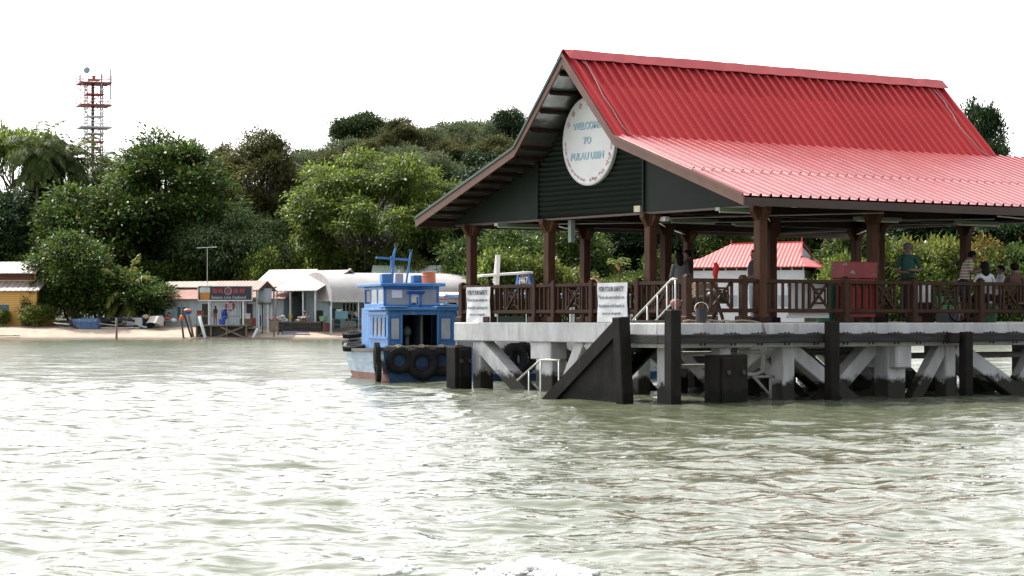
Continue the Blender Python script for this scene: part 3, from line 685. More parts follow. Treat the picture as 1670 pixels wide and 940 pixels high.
# man in green with cap, looking down at what he holds
ps = {}; ps.update(armpose('L', (-.27, .02, 1.13), (-.09, .2, 1.13), (-.03, .25, 1.13))); ps.update(armpose('R', (.27, .02, 1.13), (.1, .21, 1.08), (.03, .25, 1.08)))
ps['skull'] = (0, .03, 1.6, .088); ps['crown'] = (0, .025, 1.68, .066)
person('man in dark green T-shirt and grey cap standing behind the railing, hands at waist', at(1481, 525, 49.6).xy.to_3d() + Vector((0, 0, DECK)), yaw(172), ps,
       cm('green', (.015, .075, .06), (.01, .05, .042)), cm('black_trousers', (.015, .015, .018)), cm('shoe', (.03, .025, .02)), cap=cm('grey_cap', (.14, .15, .14)), scale=1.03)
ps = {}; ps.update(armpose('L', (-.16, .16, 1.16), (-.1, .4, 1.28), (-.08, .48, 1.3))); ps.update(armpose('R', (.2, .12, 1.14), (.13, .38, 1.22), (.1, .46, 1.24)))
ps.update(waist=(0, .03, 1.08, .125), chest=(0, .08, 1.26, .145), collar=(0, .12, 1.39, .09), neck=(0, .16, 1.46, .054), skull=(0, .22, 1.54, .088), crown=(0, .23, 1.62, .068), shL=(-.16, .12, 1.37, .062), shR=(.16, .12, 1.37, .062))
person('boy in striped shirt leaning at the far post with hands raised', at(1571, 525, 51.2).xy.to_3d() + Vector((0, 0, DECK)), yaw(-82), ps,
       stripe_cloth(), cm('navy_shorts', (.02, .025, .04)), cm('shoe', (.03, .025, .02)), trouser_to=.15, scale=.99)
ps = sit(); ps.update(armpose('L', (-.25, .05, .72), (-.2, .28, .66), (-.18, .36, .66))); ps.update(armpose('R', (.27, .08, .74), (.34, .33, .8), (.36, .41, .81)))
person('long-haired person in white T-shirt seated with their back to the railing', at(1606, 525, 50.6).xy.to_3d() + Vector((0, 0, DECK + .1)), yaw(8), ps,
       cm('white_shirt', (.62, .62, .68), (.5, .5, .56)), cm('black_trousers', (.015, .015, .018)), cm('shoe', (.03, .025, .02)), hair='long')
ps = sit(); ps.update(armpose('L', (-.24, .1, .74), (-.3, .33, .7), (-.3, .41, .7))); ps.update(armpose('R', (.25, .05, .72), (.2, .3, .66), (.18, .38, .66)))
person('dark-haired person in pink-brown top seated at the right edge of the photograph', at(1655, 525, 51.5).xy.to_3d() + Vector((0, 0, DECK + .1)), yaw(-12), ps,
       cm('dusty_pink', (.14, .08, .072), (.11, .06, .055)), cm('black_trousers', (.015, .015, .018)), cm('shoe', (.03, .025, .02)))
ps = sit(); ps.update(armpose('L', (-.24, .1, .74), (-.3, .33, .7), (-.3, .41, .7)))
person('person in white seated facing the long-haired person at the far side of the pavilion', at(1632, 525, 53.4).xy.to_3d() + Vector((0, 0, DECK + .1)), yaw(95), ps,
       cm('white_shirt', (.62, .62, .68)), cm('black_trousers', (.015, .015, .018)), cm('shoe', (.03, .025, .02)))
ps = {}; ps.update(armpose('R', (.24, .1, 1.15), (.12, .28, 1.3), (.08, .33, 1.36)))
person('person in grey top with a dark shoulder strap standing above the landing stairs, back turned', at(1108, 525, 51.5).xy.to_3d() + Vector((0, 0, DECK)), yaw(15), ps,
       cm('grey_shirt', (.2, .2, .2), (.15, .15, .155)), cm('blue_trousers', (.06, .09, .17)), cm('shoe', (.03, .025, .02)), hair='long', scale=.93)
person('person in dark clothes standing beside the one in grey, half hidden by a post', at(1121, 525, 52.5).xy.to_3d() + Vector((0, 0, DECK)), yaw(100), {},
       cm('dark_shirt', (.03, .025, .025)), cm('black_trousers', (.015, .015, .018)), cm('shoe', (.03, .025, .02)), scale=.99)
ps = {}; ps.update(armpose('L', (-.24, .1, 1.12), (-.14, .3, 1.05), (-.12, .37, 1.05)))
person('person in pale trousers partly hidden behind the near corner post', at(1231, 525, 48.8).xy.to_3d() + Vector((0, 0, DECK)), yaw(120), ps,
       cm('dark_shirt', (.03, .025, .025)), cm('pale_trousers', (.4, .42, .44)), cm('shoe', (.03, .025, .02)), scale=.93)
# ------------------------------------------------------------------ things on the jetty
red_cab = mat('worn_red_paint', (.34, .017, .019), (.24, .013, .015), rough=.5, scale=3)
nt_ = red_cab.node_tree
def worn(m, chip, lo_=.58, hi_=.62, scale=4, stretch=(1, 1, 2)):
    nt = m.node_tree; p = nt.nodes[m['p']]; rp = nt.nodes[m['ramp']]
    tc = _n(nt, 'ShaderNodeTexCoord'); mp = _n(nt, 'ShaderNodeMapping'); mp.inputs['Scale'].default_value = stretch; nz = _n(nt, 'ShaderNodeTexNoise'); nz.inputs['Scale'].default_value = scale; nz.inputs['Detail'].default_value = 8
    nt.links.new(tc.outputs['Object'], mp.inputs[0]); nt.links.new(mp.outputs[0], nz.inputs['Vector'])
    mr = _n(nt, 'ShaderNodeMapRange'); mr.inputs[1].default_value = lo_; mr.inputs[2].default_value = hi_; nt.links.new(nz.outputs['Fac'], mr.inputs[0])
    mx = _n(nt, 'ShaderNodeMix', data_type='RGBA'); mx.inputs[7].default_value = (*chip, 1); nt.links.new(mr.outputs[0], mx.inputs[0]); nt.links.new(rp.outputs[0], mx.inputs[6]); nt.links.new(mx.outputs[2], p.inputs['Base Color']); return m
red_lid = worn(mat('flaking_red_paint', (.24, .024, .028), (.17, .018, .022), rough=.55, scale=3), (.10, .25, .30), .56, .62, 3.2, (1, 1, 2.6))
c = thing('red_cabinet', 'tall red cabinet with flaking blue-grey patches on its top, behind the long railing', 'cabinet', pw(2.93, .3, DECK + .12), ANG)
MB().bb(-.46, .42, -.2, .2, 0, .83).build('body', red_cab, c, bevel=.012)
MB().bb(-.5, .46, -.225, .225, .834, 1.2).build('lid', red_lid, c, bevel=.015)
MB().bb(-.44, -.02, -.225, -.203, .06, .78).build('door', red_cab, c, bevel=.008); MB().bb(.0, .4, -.225, -.203, .06, .78).build('door', red_cab, c, bevel=.008)
for q in (-.4, .36): MB().bb(q - .04, q + .04, -.18, .18, -.116, -.004).build('foot', iron, c)
c = thing('white_board', 'white panel leaning behind the crossed railing between the corner post and the red cabinet', 'board', pw(1.42, .16, DECK + .1), ANG)
MB().bb(-.52, .62, -.02, .02, 0, .72).build('panel', sign_white, c, bevel=.006); MB().bb(-.54, .64, .022, .06, .0, .06).build('batten', sign_white, c); MB().bb(-.54, .64, .022, .06, .66, .72).build('batten', sign_white, c)
grn = mat('green_plastic', (.02, .12, .06), (.016, .09, .045), rough=.4); brg = mat('bright_green_plastic', (.04, .45, .12), rough=.4)
def bin_(lab, loc, h, r, m, nm='litter_bin', cat='bin'):
    o = thing(nm, lab, cat, loc, ANG); MB().lathe([(r * .85, 0), (r, h * .9), (r * 1.06, h * .9), (r * 1.06, h)], 18).build('body', m, o, smooth=False)
    MB().lathe([(r * 1.1, h + .004), (r * 1.08, h + .04), (r * .5, h + .1), (.02, h + .12)], 18).build('lid', m, o); return o
bin_('dark green litter bin between the white panel and the red cabinet', pw(2.22, .45, DECK), .78, .2, grn)
bin_('green plastic tub under the seated people in white', at(1606, 525, 51.0).xy.to_3d() + Vector((0, 0, DECK)), .38, .3, grn, 'plastic_tub', 'tub')
bk = mat('black_plastic', (.03, .035, .04), rough=.4)
o = thing('bucket', 'black bucket with a rope over it beside the rail corner post on the landing', 'bucket', at(1144, 525, 44.9).xy.to_3d() + Vector((0, 0, DECK)), 0)
MB().lathe([(.1, 0), (.135, .27), (.145, .27), (.145, .29), (.13, .29)], 16).build('body', bk, o); MB().torus((0, 0, .29), .135, .008, (R(70), 0, 0), 16, 5).build('handle', steel, o)
rope_m = mat('rope', (.33, .28, .2), (.22, .19, .14), rough=.9)
b = MB(); rg = random.Random(5); b.tube([pw(-2.4 + k * .22, -.45 + .1 * math.sin(k * 1.3), DECK + .03 + .02 * (k % 2)) for k in range(9)] + [pw(-.55, -.72, DECK - .02), pw(-.5, -.78, DECK - .3)], .022, 6)
tag(b.build('mooring_rope', rope_m, smooth=True), 'pale mooring rope trailing across the landing and over the jetty edge', 'rope')
# dark winch-like machine behind the short railing
o = thing('outboard_engine', 'dark outboard engine lying on trestles behind the short railing', 'engine', pw(-.95, .55, DECK), ANG)
MB().ball((.25, 0, .55), (.3, .17, .15), 12, 8).build('cowling', bk, o, smooth=True)
MB().tube([(0, 0, .5), (-.5, .02, .46), (-.75, .02, .4)], [.1, .07, .05], 10).build('shaft', iron, o); 
for q in (-.4, .25): MB().bar((q, -.2, 0), (q, 0, .42), .05).bar((q, .2, 0), (q, 0, .42), .05).build('trestle', brown_dk, o)
MB().ball((-.85, .02, .4), (.13, .1, .1), 10, 7).build('gear_case', mat('scuffed_red_metal', (.3, .12, .1)), o, smooth=True)
o = thing('wooden_crate', 'brown wooden crate standing behind the outboard engine on the deck', 'crate', pw(-.55, 1.3, DECK), ANG)
crate_m = mat('crate_wood', (.22, .14, .08), (.15, .09, .05), rough=.7, scale=5)
for k in range(6): MB().bb(-.26, .26, -.26, -.235, .02 + k * .14, .14 + k * .14).bb(-.26, .26, .235, .26, .02 + k * .14, .14 + k * .14).bb(-.26, -.235, -.23, .23, .02 + k * .14, .14 + k * .14).bb(.235, .26, -.23, .23, .02 + k * .14, .14 + k * .14).build('slat', crate_m, o)
for x in (-.22, .22):
    for y in (-.22, .22): MB().bb(x - .02, x + .02, y - .02, y + .02, 0, .86).build('corner_post', crate_m, o)
# benches for the waiting people
bench_m = mat('bench_timber', (.1, .055, .035), rough=.6)
def bench(lab, loc, rz, L):
    o = thing('bench', lab, 'bench', loc, rz)
    for k in range(4): MB().bb(-L / 2, L / 2, -.2 + k * .105, -.11 + k * .105, .42, .46).build('slat', bench_m, o)
    for x in (-L / 2 + .2, L / 2 - .2):
        MB().bb(x - .03, x + .03, -.18, -.12, 0, .418).build('leg', bench_m, o); MB().bb(x - .03, x + .03, .12, .18, 0, .418).build('leg', bench_m, o)
bench('timber bench under the seated people in white and pink-brown', at(1632, 525, 51.0).xy.to_3d() + Vector((0, 0, DECK)), R(-6), 1.9)
# bicycle and bright crate seen through the railing
o = thing('bicycle', 'bicycle leaning behind the railing between the two standing men', 'bicycle', at(1535, 525, 50.8).xy.to_3d() + Vector((0, 0, DECK)), ANG - R(8))
fr = mat('bicycle_frame', (.05, .05, .06), rough=.35)
for x in (-.5, .5):
    wh = MB().torus((x, 0, .33), .31, .02, (R(90), 0, 0), 28, 6).build('wheel', black_rub, o, smooth=True); MB().torus((x, 0, .33), .288, .01, (R(90), 0, 0), 28, 5).build('rim', steel, wh)
    b = MB()
    for k in range(12): b.tube([(x, 0, .33), (x + .285 * math.cos(k * .5236), 0, .33 + .285 * math.sin(k * .5236))], .003, 4)
    b.build('spoke', steel, wh)
MB().tube([(-.5, 0, .33), (-.12, 0, .3), (.38, 0, .72), (-.2, 0, .76), (-.12, 0, .3)], .018).tube([(-.5, 0, .33), (-.2, 0, .74)], .012).tube([(.5, 0, .33), (.36, 0, .86)], .016).build('frame', fr, o)
MB().tube([(.3, -.26, .98), (.36, -.1, .95), (.36, .1, .95), (.3, .26, .98)], .013).tube([(.36, 0, .86), (.36, 0, .95)], .014).build('handlebar', steel, o)
MB().ball((-.22, 0, .86), (.13, .07, .035), 10, 6).tube([(-.2, 0, .74), (-.22, 0, .85)], .013).build('saddle', bk, o)
o = thing('plastic_crate', 'bright green plastic crate on the deck behind the bicycle', 'crate', at(1553, 525, 53).xy.to_3d() + Vector((0, 0, DECK + .24)), ANG)
MB().bb(-.3, .3, -.2, -.185, 0, .34).bb(-.3, .3, .185, .2, 0, .34).bb(-.3, -.285, -.184, .184, 0, .34).bb(.285, .3, -.184, .184, 0, .34).bb(-.284, .284, -.184, .184, 0, .015).build('body', brg, o)
MB().bb(-.32, .32, -.22, .22, .344, .38).build('rim', brg, o); MB().bb(-.32, .32, -.22, .22, -.24, -.004).build('base_box', bk, o)
o = thing('white_box', 'white box set on the deck between the man in green and the bicycle', 'box', at(1500, 525, 50.4).xy.to_3d() + Vector((0, 0, DECK + .45)), ANG)
MB().bb(-.17, .2, -.15, .15, 0, .38).build('body', sign_white, o, bevel=.01); MB().bb(-.18, .21, -.16, .16, .384, .42).build('lid', sign_white, o); MB().bb(-.22, .26, -.2, .2, -.45, -.004).build('stand', brown_dk, o)
red_cl = mat('red_cloth', (.6, .03, .03), rough=.8)
b = MB(); b.tube([(0, 0, 0), (.02, 0, -.12), (-.01, 0, -.25), (.01, 0, -.4)], [.04, .07, .06, .03], 8)
o = b.build('red_cloth', red_cl, None, pw(.75, 2.4, DECK + 1.32), ANG, smooth=True); tag(o, 'small bright red cloth hanging beside the middle pavilion posts', 'cloth')

# ------------------------------------------------------------------ blue bumboat
blue = worn(mat('boat_blue_paint', (.05, .20, .47), (.037, .15, .37), rough=.5, scale=2.5), (.16, .30, .5), .6, .72, 2.2, (1, 1, .5))
blue_dk = mat('boat_dark_blue', (.03, .12, .36), (.022, .09, .27), rough=.5, scale=3)
hull_m = mat('faded_hull_paint', (.42, .50, .58), (.27, .36, .47), rough=.7, scale=2.5, stretch=(.8, .8, 4), bump=.3)
hull_red = mat('faded_antifouling', (.42, .22, .2), (.32, .15, .13), rough=.75, scale=3)
hull_dark = mat('stern_dark_blue', (.025, .10, .24), (.015, .055, .14), rough=.6, scale=3)
dark_in = mat('dark_interior', (.02, .022, .025), rough=.8)
glass = mat('milky_glass', (.36, .40, .43), (.28, .32, .36), rough=.15, scale=2)
glass_dk = mat('dark_side_glass', (.10, .13, .16), (.06, .08, .1), rough=.12)
orange = mat('orange_plastic', (.55, .16, .07), (.46, .12, .05), rough=.45)
def hull(parent, L, st, mats, seg=4):
    """st: list of (y, half beam at gunwale, gunwale z, half beam at water); lofted skin with planked bands"""
    b = MB(); rows = []
    for (y, hb, gz, wb) in st:
        ring_ = []
        for sg in (-1, 1):
            pass
        prof = [(-hb, gz), (-(hb * .75 + wb * .25), gz * .6), (-(hb * .35 + wb * .65), .2), (-wb, .08), (-wb * .85, -.3), (0, -.45)]
        rows.append([(x, y, z) for x, z in prof] + [(-x, y, z) for x, z in prof[::-1][1:]])
    n = len(rows[0]); vs_ = [q for r_ in rows for q in r_]
    for i in range(len(rows) - 1):
        for k in range(n - 1):
            kk = min(k, n - 2 - k); b.add([], [])
            b.f.append((i * n + k, i * n + k + 1, (i + 1) * n + k + 1, (i + 1) * n + k)); b.m.append(0 if kk < 2 else 1 if kk < 4 else 1)
    b.v = vs_; b.f.append(tuple(range(n))); b.m.append(2)
    return b.build('hull', mats, parent)
bt = thing('bumboat', 'blue wooden bumboat with wheelhouse and tyre fenders moored left of the jetty', 'boat', (gx(691, 61.6), 61.6, 0), R(17.5))
st = [(0, 1.16, .86, 1.0), (1.2, 1.24, .82, 1.08), (3.0, 1.26, .8, 1.1), (4.8, 1.1, .86, .9), (6.1, .72, .98, .5), (7.0, .28, 1.12, .12), (7.3, .06, 1.2, .03)]
hull(bt, 7.3, st, [hull_m, hull_red, hull_dark])
b = MB()
for i in range(len(st) - 1):
    for sg in (-1, 1): b.bar((sg * (st[i][1] + .02), st[i][0], st[i][2] + .02), (sg * (st[i + 1][1] + .02), st[i + 1][0], st[i + 1][2] + .02), .09, .09)
b.bar((-1.18, 0, .88), (1.18, 0, .88), .1, .1); b.build('gunwale', mat('rubbing_strake', (.14, .12, .11), (.08, .07, .065), rough=.8), bt)
MB().prism([(-1.1, .05), (1.1, .05), (1.18, 1.2), (1.2, 3), (1.0, 4.8), (.6, 6.1), (0, 7.0), (-.6, 6.1), (-1.0, 4.8), (-1.2, 3), (-1.18, 1.2)], 'z', .66, .7).build('deck', blue_dk, bt)
MB().bar((-1.15, .02, .3), (1.15, .02, .3), .04, .2).build('stern_plank', mat('stern_red', (.2, .05, .04)), bt)
# aft cabin: side walls, two stern panels with windows, dark opening
cab = MB(); cab.bb(-.9, -.84, .45, 2.7, .75, 1.93); cab.bb(.94, 1.0, .45, 2.7, .75, 1.93)
cab.bb(-.9, -.5, .42, .448, .75, 1.93); cab.bb(.5, 1.0, .42, .448, .75, 1.93); cab.bb(-.5, .5, .42, .448, 1.82, 1.93); cab.bb(-.5, .5, .42, .448, .75, .9)
for x0, x1 in ((-.93, -.87), (-.56, -.5), (.5, .56), (.97, 1.03)): cab.bb(x0, x1, .38, .419, .75, 1.95)
cb = cab.build('aft_cabin', blue, bt, bevel=.008)
for xa, xb in ((-.82, -.6), (.62, .88)):
    wdo = MB().bb(xa, xb, .405, .418, 1.15, 1.72).build('window', glass, cb); MB().bb(xa - .03, xb + .03, .4, .404, 1.10, 1.15).bb(xa - .03, xa, .4, .404, 1.15, 1.72).bb(xb, xb + .03, .4, .404, 1.15, 1.72).bb(xa - .03, xb + .03, .4, .404, 1.72, 1.77).build('window_frame', blue_dk, wdo)
MB().bb(-.84, .94, .46, 2.69, .72, .78).bb(-.83, .93, 2.6, 2.68, .78, 1.9).build('interior', dark_in, cb)
MB().bb(-.2, -.1, 1.2, 1.3, .8, 1.5).ball((-.18, 1.1, 1.35), (.12, .1, .14)).bb(.15, .22, .9, 1.6, .8, 1.8).build('engine', mat('engine_grey', (.15, .18, .2), rough=.4), cb)
for k in range(4):
    y = .78 + k * .46; w_ = MB().bb(-.912, -.902, y, y + .33, 1.25, 1.72).build('window', glass_dk if k < 3 else blue_dk, cb); MB().bb(-.93, -.913, y - .05, y, 1.2, 1.77).bb(-.93, -.913, y, y + .33, 1.19, 1.25).build('window_frame', blue, w_)
MB().bar((-.93, .42, 1.18), (-.93, 2.7, 1.18), .03, .05).bar((-.93, .42, 1.86), (-.93, 2.7, 1.86), .05, .07).build('rub_strip', blue, cb)
rf = MB(); rf.bb(-1.0, 1.1, .3, 2.75, 1.94, 2.02); rf.bb(-1.04, -.4, .26, .9, 2.021, 2.06); rf.bb(.45, 1.2, .22, .9, 2.021, 2.06); rf.build('cabin_roof', blue, bt, bevel=.012)
MB().box((.85, .5, 2.1), (.5, .35, .05), rot=(0, R(4), .2)).box((.7, .6, 2.14), (.35, .3, .03), rot=(0, R(-6), -.3)).build('folded_canvas', mat('pale_blue_canvas', (.25, .42, .6)), bt)
# wheelhouse
def tq(y, z): return y
whm = MB()
x0, x1, zb, zt, yb, yf = -.84, .78, 2.02, 2.62, 1.2, 3.5
for xa, xb in ((x0, x0 + .08), (-.1, -.03), (.2, .27), (x1 - .08, x1)): whm.bb(xa, xb, yb, yb + .07, zb, zt)
whm.bb(x0, x1, yb, yb + .06, zb, zb + .09); whm.bb(x0, x1, yb, yb + .06, zt - .08, zt)
whm.bb(x0, x0 + .06, yb + .07, yf, zb, zb + .12); whm.bb(x0, x0 + .06, yb + .07, yf, zt - .08, zt); whm.bb(x1 - .06, x1, yb + .07, yf, zb, zb + .12); whm.bb(x1 - .06, x1, yb + .07, yf, zt - .08, zt)
for y in (1.95, 2.75, 3.43): whm.bb(x0, x0 + .06, y, y + .07, zb, zt); whm.bb(x1 - .06, x1, y, y + .07, zb, zt)
whm.bb(x0 + .06, x1 - .06, yf, yf + .06, zb, zb + .15); whm.bb(x0 + .06, x1 - .06, yf, yf + .06, zt - .1, zt)
whm.bb(-.9, -.845, 2.7, 3.56, .75, 2.02); whm.bb(.79, .85, 2.7, 3.56, .75, 2.02); whm.bb(-.845, .79, 3.5, 3.56, .75, 2.02)
wh = whm.build('wheelhouse', blue, bt, bevel=.008)
MB().bb(x0 + .08, -.1, yb + .02, yb + .03, zb + .09, zt - .08).build('window', glass, wh); MB().bb(.27, x1 - .08, yb + .02, yb + .03, zb + .09, zt - .08).build('window', glass, wh)
MB().bb(x0 + .02, x0 + .03, yb + .07, 1.95, zb + .12, zt - .08).build('window', glass, wh); MB().bb(x0 + .02, x0 + .03, 2.02, 2.75, zb + .12, zt - .08).build('window', glass, wh)
MB().box((.08, 1.12, 2.46), (.5, .2, .03), rot=(R(-25), 0, 0)).build('flap', blue, wh); MB().bb(-.6, -.3, yb - .003, yb + .015, zb + .28, zt - .1).build('paper_notice', sign_white, wh)
MB().bb(-.03, .2, yb + .05, yb + .09, zb + .3, zb + .42).build('white_card', sign_white, wh)
MB().bb(-.97, .92, 1.0, 3.85, 2.621, 2.72).build('wheelhouse_roof', blue, bt, bevel=.02)
MB().tube([(-.32, 2.3, 2.72), (-.26, 2.3, 3.55), (-.2, 2.3, 3.76)], [.045, .04, .03]).bar((-.78, 2.3, 3.46), (.22, 2.3, 3.4), .07, .06).tube([(.08, 2.2, 2.74), (.22, 2.2, 3.64)], .03).bar((-.3, 2.3, 3.2), (-.3, 2.3, 3.5), .1, .06).build('mast', blue, bt)
MB().tube([(-.2, 2.3, 3.76), (-.2, 2.3, 3.88)], .05).tube([(.22, 2.2, 3.64), (.22, 2.2, 3.7)], .05).build('mast_lamp', bk, bt)
MB().bb(-.25, -.03, 2.1, 2.2, 2.73, 3.0).tube([(-.14, 2.15, 3.0), (-.14, 2.15, 3.1)], .02).build('searchlight', steel, bt)
MB().bb(-.86, -.56, 1.3, 1.6, 2.724, 2.98).build('blue_box', blue, bt, bevel=.02); MB().bb(.1, .36, 1.5, 1.8, 2.724, 2.95).build('blue_box', blue, bt, bevel=.02)
o = thing('orange_bucket', 'orange plastic bucket upside down on the blue boat wheelhouse roof', 'bucket', bt.matrix_basis @ Vector((.52, 1.35, 2.724)), 0)
MB().lathe([(.2, 0), (.185, .27), (.20, .275), (.20, .315), (.17, .32)], 20).build('body', orange, o); MB().torus((0, 0, .2), .196, .01, (0, 0, 0), 20, 5).build('rim', orange, o)
# tyres hung along the stern, and lying at the bow
def tyre(lab, loc, rot, R1=.27, r=.1, grp='tyre fenders on the blue boat'):
    b = MB(); b.torus((0, 0, 0), R1, r, (0, 0, 0), 26, 10, flat=.85)
    for k in range(26):
        a = k * .2417
        b.box(((R1 + r * .93) * math.cos(a), (R1 + r * .93) * math.sin(a), 0), (.03, .035, r * 1.3), rot=(0, 0, a))
    o = b.build('tyre', black_rub, None, loc, 0, smooth=False); o.rotation_euler = rot
    return tag(o, lab, 'tyre', grp)
Mb = Matrix.Translation(bt.location) @ Matrix.Rotation(R(17.5), 4, 'Z')
for lab, x, z, s_ in (('large worn tyre hanging at the middle of the blue boat stern', -.06, .47, 1.22), ('tyre left of the large middle one on the blue boat stern', -.72, .56, .98), ('tyre right of the large middle one on the blue boat stern', .5, .52, 1.08), ('tyre at the right end of the blue boat stern beside the black fender block', 1.02, .6, 1.0)):
    tyre(lab, Mb @ Vector((x, -.12, z)), (R(90), 0, R(17.5) + random.uniform(-.1, .1)), .27 * s_, .1 * s_)
for lab, y, z, s_ in (('tyre hung on the left stern corner of the blue boat, nearest the stern', .12, .66, 1.05), ('half-sunk tyre hanging low at the left stern corner of the blue boat', -.02, .3, .95)):
    tyre(lab, Mb @ Vector((-1.3, y, z)), (R(90), R(5), R(17.5 + 80)), .27 * s_, .1 * s_)
for lab, x, y, z, tl in (('tyre lying on the bow of the blue boat, topmost of the two', -.45, 6.3, 1.24, 8), ('tyre lying under the topmost one over the bow edge of the blue boat', -.62, 5.6, 1.0, 12), ('tyre lying flat on the left side deck of the blue boat', -1.12, 3.4, .88, 6)):
    tyre(lab, Mb @ Vector((x, y, z)), (R(tl), R(-6), 0), .27, .095)
b = MB()
for x in (-.72, -.06, .5, 1.02): b.tube([Mb @ Vector((x - .05, -.02, .94)), Mb @ Vector((x, -.13, .9)), Mb @ Vector((x, -.16, .75))], .02, 6); b.torus(Mb @ Vector((x, .0, .95)), .07, .025, (R(30), 0, 0), 12, 6)
b.tube([Mb @ Vector((-1.1 + .2 * k, -.01 + .03 * math.sin(k * 2), .95 + .015 * math.cos(k * 3))) for k in range(12)], .025, 6)
tag(b.build('fender_ropes', rope_m, smooth=True), 'ropes knotted along the blue boat stern rail holding the tyres', 'rope')

# ------------------------------------------------------------------ second boat, behind the jetty
b2 = thing('launch', 'white-roofed launch with blue hull moored behind the jetty, seen through the railing', 'boat', (1.9, 63.9, 0), R(-56))
st = [(-4.2, 1.05, .9, .95), (-1.5, 1.2, .85, 1.1), (1.5, 1.2, .9, 1.05), (3.2, .8, 1.02, .6), (4.4, .08, 1.2, .04)]
hull(b2, 8, st, [hull_m, hull_dark, hull_dark]); b = MB()
for i in range(4):
    for sg in (-1, 1): b.bar((sg * st[i][1], st[i][0], st[i][2] + .02), (sg * st[i + 1][1], st[i + 1][0], st[i + 1][2] + .02), .1, .08)
b.build('gunwale', sign_white, b2)
boat_white = mat('boat_white_paint', (.72, .72, .7), (.6, .6, .58), rough=.5)
b = MB(); b.bb(-1.0, -.95, -3.5, 1.2, .8, 1.5); b.bb(.95, 1.0, -3.5, 1.2, .8, 1.5)
for y in (-3.5, -2.2, -.9, .4, 1.15):
    for x in (-1.0, .94): b.bb(x, x + .06, y, y + .06, 1.5, 2.36)
b.build('cabin', boat_white, b2)
MB().bb(-1.15, 1.15, -3.8, 1.6, 2.361, 2.42).build('canopy_roof', boat_white, b2, bevel=.02); MB().bb(-1.17, 1.17, -3.82, 1.62, 2.31, 2.358).build('roof_edge', blue, b2)
MB().tube([(.0, -2.85, 2.42), (.05, -2.8, 3.5)], [.1, .07]).build('mast', boat_white, b2); MB().box((.0, -2.6, 2.96), (.5, 1.7, .06), rot=(R(4), 0, 0)).build('radar_board', boat_white, b2)
sb = MB().box((0, -1.85, 2.72), (.75, .06, .5)).build('name_board', bk, b2); MB().prism([(-.28, 2.42), (-.46, 2.42), (-.3, 2.95), (-.24, 2.95)], 'y', -1.92, -1.78).build('board_stay', blue_dk, b2); MB().prism([(.28, 2.42), (.46, 2.42), (.3, 2.95), (.24, 2.95)], 'y', -1.92, -1.78).build('board_stay', blue_dk, b2)
text('SJ4670', .64, .22, plane_T((0, -1.895, 2.78), (1, 0, 0), (0, 0, 1)), sign_white, b2, depth=.006)
for lab, x, y, z in (('big tyre hanging on the launch under the left end of the deck', 853, 61.1, .62), ('tyre behind the big one on the launch, darker and half hidden', 838, 60.75, .6)):
    tyre(lab, Vector((gx(x, y), y, z)), (R(90), 0, R(34)), .33, .12, 'tyres on the launch behind the jetty')
o = thing('orange_drum', 'round-topped orange drum standing on the launch roof behind the railing', 'drum', b2.matrix_basis @ Vector((-.2, .6, 2.424)), 0)
MB().lathe([(.26, 0), (.27, .22), (.24, .34), (.15, .43), (.02, .46)], 20).build('body', orange, o, smooth=True); MB().torus((0, 0, .22), .27, .012, (0, 0, 0), 20, 5).build('rim', orange, o)
# ------------------------------------------------------------------ terrain and beach
def vnoise(x, y, seed=0):
    """smooth value noise on arrays"""
    def h(i, j):
        n = np.sin(i * 127.1 + j * 311.7 + seed * 74.7) * 43758.5453; return n - np.floor(n)
    i, j = np.floor(x), np.floor(y); f, g = x - i, y - j; f = f * f * (3 - 2 * f); g = g * g * (3 - 2 * g)
    return (h(i, j) * (1 - f) + h(i + 1, j) * f) * (1 - g) + (h(i, j + 1) * (1 - f) + h(i + 1, j + 1) * f) * g
def terr(X, Y):
    X = np.asarray(X, float); Y = np.asarray(Y, float)
    sh = 197.3 + 1.2 * (vnoise(X * .05, X * 0, 3) - .5) + .5 * (vnoise(X * .3, X * 0, 5) - .5)
    z = np.interp(Y - sh, [-40, -6, 0, 4.5, 9, 14, 40], [-4, -.7, 0, .75, 1.15, 1.4, 2.0])
    hill = 17 * np.exp(-((X + 8) / 52.0) ** 2) * np.clip((Y - 262) / 130, 0, 1) ** 1.1 + 6 * np.clip((Y - 262) / 150, 0, 1)
    z = z + hill * (Y < 700) + .1 * (vnoise(X * .5, Y * .5, 9) - .5) * (Y > sh + 2)
    return z
xs = np.concatenate([np.linspace(-700, -75, 26)[:-1], np.linspace(-75, 75, 240), np.linspace(75, 700, 26)[1:]])
ys = np.concatenate([np.linspace(158, 195, 10)[:-1], np.linspace(195, 216, 60), np.linspace(217, 300, 40), np.linspace(310, 520, 40), [600, 800, 1500]])
XX, YY = np.meshgrid(xs, ys); ZZ = terr(XX, YY)
def gridmesh(name, X, Y, Z, m, smooth=True):
    h, w_ = X.shape; me = bpy.data.meshes.new(name)
    me.vertices.add(h * w_); me.vertices.foreach_set('co', np.stack([X, Y, Z], -1).astype('f').ravel())
    i = np.arange(h * w_).reshape(h, w_); q = np.stack([i[:-1, :-1], i[:-1, 1:], i[1:, 1:], i[1:, :-1]], -1).reshape(-1, 4)
    me.loops.add(q.size); me.loops.foreach_set('vertex_index', q.ravel().astype('i'))
    me.polygons.add(len(q)); me.polygons.foreach_set('loop_start', np.arange(0, q.size, 4).astype('i'))
    me.update(calc_edges=True); me.validate()
    if smooth: me.polygons.foreach_set('use_smooth', [True] * len(me.polygons))
    me.materials.append(m); o = bpy.data.objects.new(name, me); COL.objects.link(o); return o
sand = mat('sand_and_soil', (.46, .37, .29), (.34, .26, .2), rough=.9, scale=.9, bump=.5, bscale=3)
